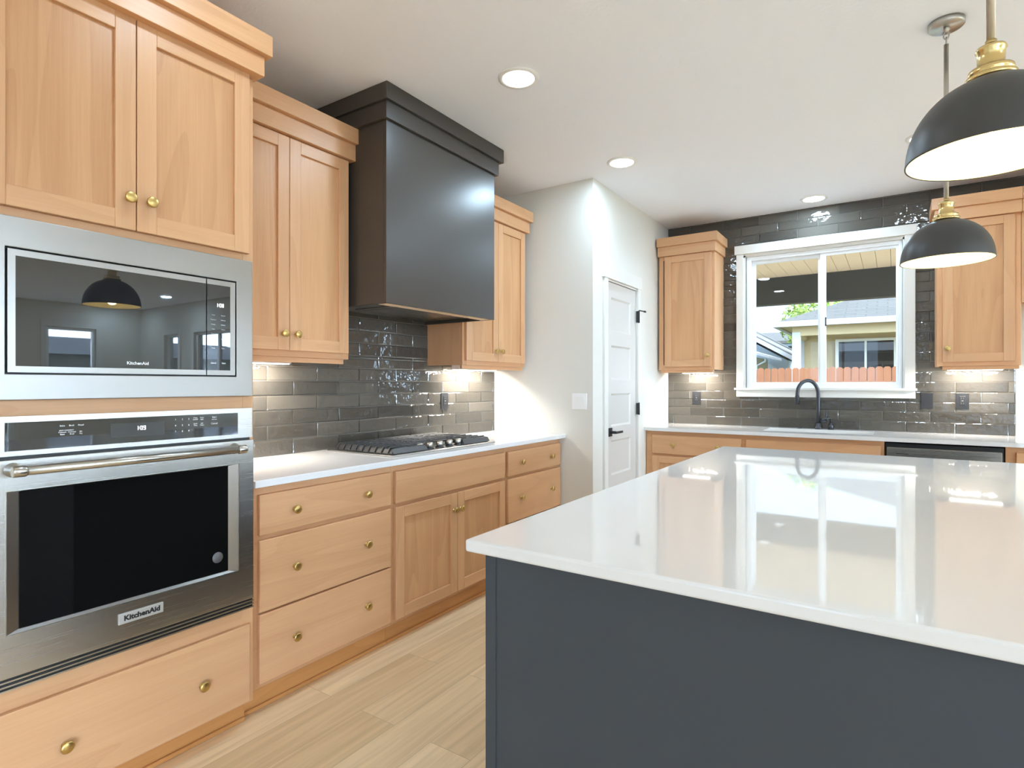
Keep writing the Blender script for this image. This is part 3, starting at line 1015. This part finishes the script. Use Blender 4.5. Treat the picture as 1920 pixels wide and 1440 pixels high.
# recessed steel surround of the window: sloping sides
mb = MB()
o_ = [(0.078, 0.604), (0.731, 0.604), (0.731, 0.990), (0.078, 0.990)]
i_ = [(0.109, 0.612), (0.698, 0.612), (0.698, 0.985), (0.109, 0.985)]
for k in range(4):
    k2 = (k + 1) % 4
    mb.poly([(o_[k][0], -0.664, o_[k][1]), (o_[k2][0], -0.664, o_[k2][1]), (i_[k2][0], -0.653, i_[k2][1]), (i_[k][0], -0.653, i_[k][1])])
obj('window_surround', mb, M_STEEL, od)
obj('window_bead', MB().frame(0.076, 0.733, 0.602, 0.992, 0.0785, 0.7305, 0.6045, 0.9895, -0.6675, -0.665), M_NICKEL, od)
obj('window_glass', MB().box(0.109, 0.698, -0.6545, -0.648, 0.612, 0.985), M_GLASSW, od)
mb = MB().lathe([(0.0, -0.0004), (0.019, -0.0004), (0.019, 0)], (0.660, -0.6546, 0.667), 28, 'y')
obj('round_sticker', mb, M_STICK, od)
mb = MB()
mb.tube([(0.092, -0.715, 1.047), (0.715, -0.715, 1.047)], 0.0125, 18)
for a, b_ in ((0.077, 0.108), (0.699, 0.730)):
    mb.tube([(a, -0.715, 1.047), (a + .003, -0.715, 1.047), (b_ - .003, -0.715, 1.047), (b_, -0.715, 1.047)], [0.0135, 0.0152, 0.0152, 0.0135], 18)
    c = (a + b_) / 2
    mb.tube([(c, -0.715, 1.047), (c, -0.690, 1.047), (c, -0.666, 1.047)], [0.010, 0.0105, 0.020], 16)
obj('handle', mb, M_NICKEL, od)
bd = obj('badge', MB().box(0.343, 0.473, -0.6705, -0.666, 0.541, 0.574), M_BADGE, od, 0.0022)
mb = MB()
add_text(mb, 'KitchenAid', 0.0215, 0.410, -0.6708, 0.5575, width=0.104, bold=0.0011)
obj('badge_lettering', mb, M_INKD, od)
mb = MB()
mb.box(0.020, 0.789, -0.658, -0.647, 0.452, 0.487, 1)
for z in (0.455, 0.466, 0.478):
    mb.box(0.020, 0.789, -0.666, -0.650, z, z + 0.0045, 0)
obj('vent_trim', mb, [M_STEELP, M_BLACK], ov)

# ------------------------------------------------------------------ range hood
hd = thing('range_hood', 'large charcoal painted range hood rising to the ceiling over the cooktop', 'range hood', (0, 0, 0), R90)
HX0, HX1, HD, HZ = 1.671, 2.583, 0.571, 1.678
mb = MB()
mb.box(HX0, HX1, -HD, -(HD - .019), HZ, 2.60); mb.box(HX0, HX0 + .019, -(HD - .019), -0.012, HZ, 2.60); mb.box(HX1 - .019, HX1, -(HD - .019), -0.012, HZ, 2.60)
obj('body', mb, M_CHAR, hd, 0.0015)
mb = MB()
mb.box(1.654, 2.607, -(HD + .018), -0.002, 2.576, 2.660); mb.box(1.640, 2.636, -(HD + .036), -0.002, 2.660, ZC - .001)
obj('crown_molding', mb, M_CHAR, hd, 0.0015)
mb = MB().box(HX0 + .019, HX1 - .019, -(HD - .086), -0.013, 1.700, 1.712)
mb.box(HX0 + .20, HX1 - .20, -0.44, -0.12, 1.696, 1.700)
mb.box(HX0 + .25, HX1 - .25, -0.42, -0.14, 1.6945, 1.696)
obj('liner', mb, M_STEELD, hd)
obj('front_cleat', MB().box(HX0 + .03, HX1 - .02, -(HD - .020), -(HD - .085), 1.679, 1.712), M_CLEAT, hd)
for k, yy in enumerate((1.93, 2.33)):
    obj('light_lens', MB().lathe([(0, 0), (0.028, 0), (0.03, 0.004), (0, 0.004)], (yy, -0.47, 1.695), 20), M_PLATE, hd)

# ------------------------------------------------------------------ gas cooktop
CT0, CT1 = 1.728, 2.612
ct = thing('gas_cooktop', 'stainless five-burner gas cooktop with black grates on the left counter', 'cooktop', (0, 0, 0.914), R90)
mb = MB().box(CT0, CT1, -0.560, -0.055, 0.0005, 0.007)
obj('base_plate', mb, M_STEELC, ct, 0.003)


def grate(x0, x1, y0, y1, nb, cut=None):
    """cast iron grate: perimeter frame, cross fingers, sloping feet"""
    mb = MB()
    zt, zb_ = 0.042, 0.031
    r = 0.0055
    for a, b_, c, d in ((x0, x0 + .012, y0, y1), (x1 - .012, x1, y0, y1), (x0, x1, y0, y0 + .012), (x0, x1, y1 - .012, y1)):
        mb.box(a, b_, c, d, zb_ - .006, zt - .004)
    n = nb
    for k in range(n):
        y = y0 + (y1 - y0) * (k + 0.5) / n
        mb.box(x0 - 0.002, x1 + 0.002, y - r / 2, y + r / 2, zb_, zt + .003)
    xm = (x0 + x1) / 2
    mb.box(xm - r, xm + r, y0, y1, zb_, zt)
    for a, c in ((x0, y0), (x1, y0), (x0, y1), (x1, y1)):
        sx = -1 if a == x0 else 1
        sy = -1 if c == y0 else 1
        mb.box(min(a, a - sx * .016), max(a, a - sx * .016), min(c, c - sy * .016), max(c, c - sy * .016), 0.007, zt - .004)
    return mb


def side_fins(mb, x, sx, y0, y1, n):
    """sloping fins down the outer side of an end grate"""
    for k in range(n):
        y = y0 + (y1 - y0) * (k + 0.5) / n
        mb.prism([(x, y - .003, 0.045), (x, y - .003, 0.014), (x + sx * .022, y - .003, 0.012), (x + sx * .022, y - .003, 0.017), (x + sx * .004, y - .003, 0.045)], (0, .006, 0))
    mb.prism([(x, y0, 0.034), (x, y0, 0.010), (x + sx * .016, y0, 0.010)], (0, y1 - y0, 0))
    return mb


g = grate(CT0 + .045, CT0 + .285, -0.520, -0.085, 9)
side_fins(g, CT0 + .045, -1, -0.520, -0.085, 9)
# front skirt of the end grate
g.prism([(CT0 + .03, -0.520, 0.036), (CT0 + .285, -0.520, 0.036), (CT0 + .285, -0.536, 0.010), (CT0 + .03, -0.536, 0.010)], (0, 0.006, 0))
obj('grate', g, M_IRON, ct, 0.0012, seg=1)
g = grate(CT0 + .297, CT0 + .590, -0.425, -0.085, 8)
obj('grate', g, M_IRON, ct, 0.0012, seg=1)
g = grate(CT0 + .602, CT0 + .840, -0.520, -0.085, 9)
side_fins(g, CT0 + .840, 1, -0.520, -0.085, 9)
g.prism([(CT0 + .602, -0.520, 0.036), (CT0 + .855, -0.520, 0.036), (CT0 + .855, -0.536, 0.010), (CT0 + .602, -0.536, 0.010)], (0, 0.006, 0))
obj('grate', g, M_IRON, ct, 0.0012, seg=1)
for x, y, r in ((0.165, -0.40, .036), (0.165, -0.20, .043), (0.443, -0.26, .055), (0.72, -0.40, .043), (0.72, -0.20, .036)):
    bq = obj('burner', MB().lathe([(0, .007), (r + .008, .007), (r + .006, .016), (r * .9, .018), (0, .018)], (CT0 + x, y, 0), 28), M_BLACKM, ct)
    obj('burner_cap', MB().lathe([(0, .0182), (r * .85, .0182), (r * .85, .024), (r * .7, .027), (0, .0275)], (CT0 + x, y, 0), 28), M_IRON, bq)
for x in (1.985, 2.065, 2.150, 2.235, 2.315):
    kb = obj('control_knob', MB().lathe([(0, .0072), (0.024, .0072), (0.024, .011), (0.019, .016), (0.0175, .018), (0, .018)], (x, -0.500, 0), 26), M_BLACKM, ct)
    mb = MB().lathe([(0, .018), (0.0165, .018), (0.0185, .028), (0.0185, .040), (0.0155, .043), (0, .043)], (x, -0.500, 0), 26)
    obj('knob_grip', mb, M_NICKEL, kb)

# ------------------------------------------------------------------ island
isl = thing('kitchen_island', 'dark slate painted kitchen island base in the foreground', 'island', (0, 0, 0))
mb = MB().box(1.842, 3.46, 0.767, 3.05, 0.0, 0.8845)
obj('carcass', mb, M_SLATE, isl, 0.001)
obj('corner_trim', MB().box(1.839, 1.868, 0.764, 0.792, 0.0, 0.8843), M_SLATE, isl, 0.001)
obj('corner_trim', MB().box(3.434, 3.463, 0.764, 0.792, 0.0, 0.8843), M_SLATE, isl, 0.001)
mb = MB().box(1.800, 3.50, 0.735, 3.175, 0.885, 0.914)
tag(obj('countertop', mb, M_QUARTZ, None, 0.006, seg=3), 'large glossy white quartz top on the dark kitchen island', 'countertop')


# ------------------------------------------------------------------ lights of the room, seen and added
def can_light(x, y, label, group=None, power=CAN_POWER):
    t = thing('recessed_light', label, 'ceiling light', (x, y, ZC), 0, group)
    obj('trim_ring', MB().lathe([(0.075, 0.0), (0.098, 0.0), (0.096, -0.006), (0.078, -0.008), (0.075, -0.004), (0.075, 0.0)], n=36), M_PLATE, t)
    obj('lens', MB().lathe([(0.0, -0.0055), (0.0755, -0.0055), (0.0755, -0.002), (0.0, -0.002)], n=36), M_LENS, t)
    d = bpy.data.lights.new('can_lamp', 'AREA')
    d.shape = 'DISK'; d.size = 0.14; d.energy = power; d.color = (0.57, 0.795, 1.0)
    o = bpy.data.objects.new('can_lamp', d)
    COL.objects.link(o); o.parent = t; o.location = (0, 0, -0.012)
    return t


can_light(1.145, 1.975, 'round recessed ceiling light in front of the range hood')
can_light(1.146, 3.225, 'round recessed ceiling light in front of the pantry corner')
can_light(2.114, 4.755, 'round recessed ceiling light above the kitchen window')
can_light(2.793, 3.853, 'round recessed ceiling light half hidden by the nearer pendant shade')
GRP = 'recessed lights over the open room behind the kitchen'
LB = 'round white recessed ceiling light out of view, mostly added for room brightness'
can_light(1.145, 0.725, LB, GRP, 3.0)
for x, y in ((2.9, -2.4), (4.9, -0.9), (4.9, 0.9), (4.9, -2.8), (7.2, -0.6), (7.2, 1.4), (7.2, -2.6), (9.5, 0.0), (9.5, 2.4), (8.76, 4.43), (10.5, 4.4)):  # unseen lamps added to brighten the room; last two placed from mirrored lights
    can_light(x, y, LB, GRP, CAN_POWER_OPEN if x > 6 else 6.0)


def strip_light(label, loc, L, along_x, power=STRIP_POWER):
    t = thing('under_cabinet_light', label, 'cabinet light', loc, 0 if along_x else R90)
    obj('housing', MB().box(-L / 2, L / 2, -0.03, 0.03, -0.012, 0.0325), M_PLATE, t, 0.001)
    obj('lens', MB().box(-L / 2 + .006, L / 2 - .006, -0.024, 0.024, -0.016, -0.0122), M_STRIP, t)
    d = bpy.data.lights.new('strip_lamp', 'AREA')
    d.shape = 'RECTANGLE'; d.size = L - .02; d.size_y = 0.04; d.energy = power; d.color = (1.0, 0.93, 0.83)
    o = bpy.data.objects.new('strip_lamp', d)
    COL.objects.link(o); o.parent = t; o.location = (0, 0, -0.020); o.rotation_euler = (math.radians(28), 0, 0)
    return t


strip_light('thin light bar under the wall cabinet left of the hood', (0.13, 1.20, 1.392), 0.46, False, STRIP_POWER * 1.5)
strip_light('thin light bar under the wall cabinet right of the hood', (0.13, 2.97, 1.392), 0.46, False, STRIP_POWER * 1.5)
strip_light('thin light bar under the narrow cabinet left of the window', (1.165, YB - .15, 1.392), 0.24, True, STRIP_POWER)
strip_light('thin light bar under the cabinet right of the window', (3.12, YB - .15, 1.392), 0.30, True, STRIP_POWER)


def pendant(x, y, label, group='dome pendants over the island'):
    t = thing('pendant_light', label, 'pendant light', (x, y, 1.777), 0, group)
    top = ZC - 1.777
    obj('canopy', MB().lathe([(0, top), (0.062, top), (0.062, top - .018), (0.058, top - .022), (0, top - .022)], n=40), M_NICKEL, t)
    mb = MB().lathe([(0, top - .022), (0.010, top - .022), (0.012, top - .032), (0.006, top - .040), (0, top - .040)], n=16)
    for k, zz in enumerate((top - .052, top - .078)):
        ring = []
        for j in range(17):
            a = 2 * PI * j / 16
            p = (0.009 * math.cos(a), 0.0, zz + 0.017 * math.sin(a))
            ring.append(p if k == 0 else (0.0, p[0], p[2]))
        mb.tube(ring, 0.0028, 8, caps=False)
    obj('swivel_link', mb, M_NICKEL, t)
    obj('rod', MB().cyl((0, 0, 0.250), (0, 0, top - .09), 0.0085, n=18), M_NICKEL, t)
    obj('rod_sleeve', MB().cyl((0, 0, 0.235), (0, 0, 0.251), 0.0105, n=18), M_BRASS, t)
    pr = [(0, 0.243), (0.014, 0.243), (0.019, 0.238), (0.026, 0.236), (0.028, 0.230), (0.025, 0.226), (0.024, 0.192), (0.029, 0.190),
          (0.040, 0.188), (0.041, 0.178), (0.036, 0.174), (0.046, 0.172), (0.047, 0.163), (0.02, 0.160)]
    obj('socket_cup', MB().lathe(pr, n=40), M_BRASS, t)
    R, H, th = 0.156, 0.166, 0.0022
    out, inn = [], []
    for k in range(0, 25):
        a = PI / 2 * k / 24
        r, h = R * math.cos(a) ** 0.92 if k < 24 else 0.0, H * math.sin(a)
        out.append((r, h))
        inn.append((max(r - th, 0.0), h - th * math.sin(a)))
    sh = obj('shade', MB().lathe([(R - th, 0.0), (R + .0008, -0.001), (R + .0008, 0.002)] + out[1:], n=64), M_SHADE, t)
    obj('shade_lining', MB().lathe([(R - th, 0.0)] + [(r - .0005 if r > .001 else 0, h - .0005) for r, h in inn[1:]], n=64), M_LINING, sh)
    obj('bulb', MB().lathe([(0, 0.158), (0.013, 0.157), (0.014, 0.130), (0.026, 0.105), (0.030, 0.086), (0.026, 0.066), (0.013, 0.056), (0, 0.054)], n=24), M_BULB, t)
    d = bpy.data.lights.new('pendant_lamp', 'POINT')
    d.energy = PENDANT_POWER; d.color = (1.0, 0.87, 0.60); d.shadow_soft_size = 0.03
    o = bpy.data.objects.new('pendant_lamp', d)
    COL.objects.link(o); o.parent = t; o.location = (0, 0, 0.035)
    return t


pendant(2.815, 2.583, 'smaller-looking black dome pendant hanging in front of the window wall cabinet')
pendant(2.815, 1.300, 'nearest black dome pendant, cut off by the right edge')


# ------------------------------------------------------------------ outlets and switches
def outlet(name, label, loc, rz, kind):
    t = thing(name, label, 'outlet' if kind != 'switch2' else 'light switch', loc, rz)
    if kind == 'switch2':
        obj('cover_plate', MB().box(-0.060, 0.060, -0.006, 0.0, -0.058, 0.058), M_PLATE, t, 0.002)
        for x in (-0.023, 0.023):
            obj('rocker', MB().prism([(x - .017, -0.006, -.034), (x - .017, -0.0068, -.034), (x - .017, -0.0105, .034), (x - .017, -0.006, .034)], (0.034, 0, 0)), M_PLATE, t)
        return t
    obj('cover_plate', MB().box(-0.038, 0.038, -0.006, 0.0, -0.058, 0.058), M_OUTLET, t, 0.002)
    if kind == 'outlet':
        mb = MB().box(-0.017, 0.017, -0.0085, -0.006, -0.034, 0.034)
        obj('receptacle', mb, M_OUTLET, t, 0.001)
        mb = MB()
        for z in (-0.018, 0.018):
            for x in (-0.007, 0.005):
                mb.box(x, x + .002, -0.0089, -0.0084, z - .004, z + .004)
        mb.box(-.006, .006, -0.0089, -0.0084, -.003, .003)
        obj('slots', mb, M_NICKEL, t)
    return t


outlet('wall_outlet', 'black wall outlet in the tile right of the cooktop', (0.0101, 2.766, 1.162), R90, 'outlet')
outlet('wall_outlet', 'black wall outlet below the narrow cabinet beside the pantry corner', (1.130, YB - .0101, 1.156), 0, 'outlet')
outlet('wall_outlet', 'black wall outlet below the cabinet right of the window', (3.057, YB - .0101, 1.157), 0, 'outlet')
outlet('blank_cover_plate', 'plain black cover plate just below the window sill corner', (2.846, YB - .0101, 1.156), 0, 'blank')
outlet('light_switch', 'white double rocker switch on the pantry wall', (0.758, YP - .0002, 1.155), 0, 'switch2')

# ------------------------------------------------------------------ outside
M_SOFFIT = plain('porch_boards', lin(238, 200, 160), 0.6, spec=0.2)
M_BEAMD = plain('backlit_beam_dark', lin(50, 50, 46), 0.6, spec=0.2)  # dark colour holds the shade of the beam's backlit inner face
M_CONC = plain('concrete', lin(190, 188, 182), 0.8, bump=0.1, bscale=30)
M_LAWN = plain('lawn', lin(122, 126, 92), 0.9, bump=0.6, bscale=60)
M_SIDING = plain('tan_siding', lin(190, 170, 130), 0.7)
M_SIDINGB = plain('pale_blue_siding', lin(190, 202, 208), 0.7)
M_SIDINGW = plain('white_siding', lin(232, 232, 228), 0.7)
M_GUTTER = plain('white_gutter', lin(176, 176, 176), 0.5)
M_FENCE = wood('cedar_fence', 2, lin(156, 100, 68), lin(130, 78, 50), rough=0.7, ring=5)


def shingle(name, col):
    m, nt, b = base_mat(name)
    N, L = nt.nodes, nt.links
    tc = N.new('ShaderNodeTexCoord')
    br = N.new('ShaderNodeTexBrick')
    br.inputs['Scale'].default_value = 1.0
    br.inputs['Brick Width'].default_value = 0.5; br.inputs['Row Height'].default_value = 0.16
    br.inputs['Mortar Size'].default_value = 0.012
    br.inputs['Color1'].default_value = lin(*col)
    br.inputs['Color2'].default_value = lin(*[int(c * 0.9) for c in col])
    br.inputs['Mortar'].default_value = lin(*[int(c * 0.7) for c in col])
    L.new(tc.outputs['Object'], br.inputs['Vector'])
    L.new(br.outputs['Color'], b.inputs['Base Color'])
    b.inputs['Roughness'].default_value = 0.85
    return m


M_ROOF = shingle('grey_shingles', (100, 95, 88))
GZ = -0.15
struct('ground_lawn', MB().box(-30, 60, 5.2, 60, GZ - .1, GZ), M_LAWN)
struct('ground_front', MB().box(-30, 60, -40, YF - .3, GZ - .1, GZ), M_CONC)
struct('ground_side', MB().box(XR + .3, 60, YF - .3, 5.2, GZ - .1, GZ), M_CONC)
struct('patio_slab', MB().box(-1.5, 7.0, YB + .16, 8.7, GZ, GZ + .06), M_CONC)
pc = thing('patio_cover', 'covered patio roof with boarded ceiling seen through the window top', 'patio cover', (0, 0, 0))
mb = MB()
x = -2.5
while x < 7.0:
    mb.box(x, x + .142, YB + .17, 8.55, 2.775, 2.795)
    x += .146
obj('ceiling_boards', mb, M_SOFFIT, pc)
obj('deck', MB().box(-2.6, 7.0, YB + .17, 9.0, 2.80, 2.90), M_BEAMD, pc)
obj('beam', MB().box(-2.6, 7.0, 8.40, 8.58, 2.40, 2.795), M_BEAMD, pc)
for x in (-2.4, 5.2):
    obj('post', MB().box(x, x + .15, 8.41, 8.56, GZ + .06, 2.40), M_BEAMD, pc)

# fence: dog-eared cedar boards
fe = thing('cedar_fence', 'dog-eared cedar board fence across the yard outside', 'fence', (0, 14.3, GZ))
mb = MB()
x = -6.0
rnd = random.Random(5)
H = 1.83
while x < 14:
    w_ = 0.140
    h = H - 0.02 + rnd.uniform(-.006, .006)
    mb.prism([(x, 0, 0), (x + w_, 0, 0), (x + w_, 0, h - .035), (x + w_ - .035, 0, h), (x + .035, 0, h), (x, 0, h - .035)], (0, .018, 0))
    x += w_ + rnd.uniform(.004, .012)
obj('boards', mb, M_FENCE, fe)
obj('rail', MB().box(-6, 14, .018, .056, 0.35, 0.44), M_FENCE, fe)
obj('rail', MB().box(-6, 14, .018, .056, 1.40, 1.49), M_FENCE, fe)

# neighbour house with covered patio
nh = thing('neighbour_house', 'tan neighbour house with grey hip roof and white gutter beyond the fence', 'house', (0, 0, 0))
mb = MB()
mb.box(0.15, 9, 20.5, 28, GZ, 2.98)
for k in range(24):
    z = GZ + .2 * k + .1
    if z < 2.8:
        mb.box(0.15, 9, 20.488, 20.5, z, z + .012)
obj('wall', mb, M_SIDING, nh)
obj('corner_board', MB().box(0.10, 0.22, 20.46, 20.52, GZ, 2.9), M_GUTTER, nh)
ze = 3.02
x0, x1, y0, y1 = -0.20, 9.6, 18.02, 28.6
pit = 0.42
yr = (y0 + y1) / 2
hr = ze + .10 + pit * (yr - y0)
xr0 = x0 + (yr - y0)
mb = MB()
A, B, C_, D_ = (x0, y0, ze + .1), (x1, y0, ze + .1), (x1, y1, ze + .1), (x0, y1, ze + .1)
E_, F_ = (xr0, yr, hr), (x1 - (yr - y0), yr, hr)
mb.poly([A, B, F_, E_]); mb.poly([B, C_, F_]); mb.poly([C_, D_, E_, F_]); mb.poly([D_, A, E_]); mb.poly([D_, C_, B, A])
obj('roof', mb, M_ROOF, nh)
mb = MB()
mb.box(x0, x1, y0 - .12, y0, ze - .07, ze + .09); mb.box(x0 - .12, x0, y0 - .12, y1, ze - .07, ze + .09)
obj('gutter', mb, M_GUTTER, nh)
obj('soffit', MB().box(x0, x1, y0, 20.5, ze - .02, ze + .04), M_SIDING, nh)
obj('patio_beam', MB().box(0.15, 9, 18.30, 18.46, 2.70, ze - .02), M_SIDING, nh)
obj('patio_beam', MB().box(0.15, 0.30, 18.46, 20.5, 2.70, ze - .02), M_SIDING, nh)
obj('post', MB().box(0.15, 0.36, 18.27, 18.48, GZ, 2.80), M_SIDINGB, nh)
wi = obj('window', MB().frame(1.10, 2.74, 1.30, 2.70, 1.19, 2.64, 1.38, 2.62, 20.44, 20.50), M_SIDINGW, nh)
obj('mullion', MB().box(1.885, 1.945, 20.45, 20.49, 1.38, 2.62), M_SIDINGW, wi)
obj('window_pane', MB().box(1.19, 2.64, 20.478, 20.484, 1.38, 2.62), M_GLASSB, wi)

# houses further left
lh = thing('gabled_house', 'pale gabled house with white rake boards at the window left', 'house', (0, 0, 0))
mb = MB().prism([(-9.6, 26.3, GZ), (-1.1, 26.3, GZ), (-1.1, 26.3, 2.3), (-5.3, 26.3, 4.8), (-9.6, 26.3, 2.3)], (0, 9, 0))
obj('wall', mb, M_SIDINGB, lh)
mb = MB()
mb.prism([(-5.3, 25.9, 5.02), (-0.70, 25.9, 2.30), (-0.70, 25.9, 2.42), (-5.3, 25.9, 5.16)], (0, 9.6, 0))
mb.prism([(-5.3, 25.9, 5.02), (-9.9, 25.9, 2.30), (-9.9, 25.9, 2.42), (-5.3, 25.9, 5.16)], (0, 9.6, 0))
obj('roof', mb, M_ROOF, lh)
mb = MB().prism([(-5.3, 25.86, 4.90), (-0.68, 25.86, 2.17), (-0.68, 25.86, 2.36), (-5.3, 25.86, 5.10)], (0, .05, 0))
mb.prism([(-5.3, 25.86, 4.90), (-9.92, 25.86, 2.17), (-9.92, 25.86, 2.36), (-5.3, 25.86, 5.10)], (0, .05, 0))
obj('rake_board', mb, M_GUTTER, lh)
gh = thing('garage', 'small pale garage with low eave in front of the gabled house', 'garage', (0, 0, 0))
obj('wall', MB().box(-9, -1.75, 23.2, 25.6, GZ, 2.32), M_SIDINGW, gh)
obj('roof', MB().prism([(-9, 22.9, 3.55), (-2.35, 22.9, 2.62), (-1.25, 22.9, 2.26), (-1.25, 22.9, 2.36), (-2.35, 22.9, 2.72), (-9, 22.9, 3.65)], (0, 2.9, 0)), M_GUTTER, gh)
obj('downspout', MB().tube([(-1.4, 23.0, 2.26), (-1.4, 23.05, 2.15), (-1.72, 23.15, 2.0), (-1.72, 23.15, GZ)], 0.04, 8), M_SIDINGB, gh)
fh = thing('grey_roofed_house', 'distant pale house with flat-looking grey roof at the window left', 'house', (0, 0, 0))
obj('wall', MB().box(-9, 2.6, 38, 46, GZ, 3.83), M_SIDINGB, fh)
mb = MB().prism([(-9.6, 37.4, 3.75), (-9.6, 37.4, 3.91), (-9.6, 42, 4.8), (-9.6, 46.6, 3.91), (-9.6, 46.6, 3.75)], (12.8, 0, 0))
obj('roof', mb, M_ROOF, fh)
obj('window', MB().box(-2.7, -0.6, 37.95, 38.0, 2.9, 3.6), M_BEAMD, fh)
for x in (-2.0, -0.8):
    obj('roof_vent', MB().box(x, x + .3, 40.0, 40.3, 4.38, 4.65), M_BEAMD, fh)


# tree beyond the hip roof
def tree(name, label, loc, R, H, n, seed):
    rnd = random.Random(seed)
    t = thing(name, label, 'tree', loc)
    mb = MB()
    mb.tube([(0, 0, 0), (0.05, 0, H * .4), (0, .1, H * .75)], [0.22, 0.16, 0.08], 10)
    for k in range(7):
        a = rnd.uniform(0, 2 * PI)
        mb.tube([(0, 0, H * rnd.uniform(.35, .6)), (R * .5 * math.cos(a), R * .5 * math.sin(a), H * .75), (R * .8 * math.cos(a), R * .8 * math.sin(a), H * .85)], [0.08, 0.05, 0.02], 6)
    obj('trunk', mb, plain('bark', lin(95, 78, 60), 0.9), t)
    mb = MB()
    for k in range(n):
        while True:
            v = Vector((rnd.uniform(-1, 1), rnd.uniform(-1, 1), rnd.uniform(-1, 1)))
            if 0.2 < v.length < 1:
                break
        p = Vector((v.x * R, v.y * R, H * .72 + v.z * R * .85))
        s = rnd.uniform(.09, .18)
        q = Matrix.Rotation(rnd.uniform(0, 6.28), 3, Vector((rnd.uniform(-1, 1), rnd.uniform(-1, 1), rnd.uniform(-1, 1))).normalized())
        pts = [q @ Vector(c) * s + p for c in ((-1, 0, 0), (-.2, -.45, .05), (.9, 0, -.1), (-.2, .45, .05))]
        mb.poly(pts)
    obj('foliage', mb, M_LEAF, t)
    return t


M_LEAF = plain('leaves', lin(150, 170, 80), 0.7)
tree('leafy_tree', 'bright green tree showing above the neighbour house roof', (-0.5, 33.0, GZ), 1.9, 6.4, 2600, 4)

# houses seen in reflections through the far windows
eh = thing('white_house', 'white house outside the far side windows, mirrored in the microwave glass', 'house', (0, 0, 0))
obj('wall', MB().box(24, 32, 4.5, 16, GZ, 2.42), M_SIDINGW, eh)
obj('roof', MB().prism([(23.5, 4.0, 2.38), (32.5, 4.0, 2.38), (28, 4.0, 3.3)], (0, 12.5, 0)), shingle('light_shingles', (170, 172, 176)), eh)
obj('window', MB().box(23.96, 24.0, 8.4, 9.8, 0.9, 1.9), M_GLASSB, eh)
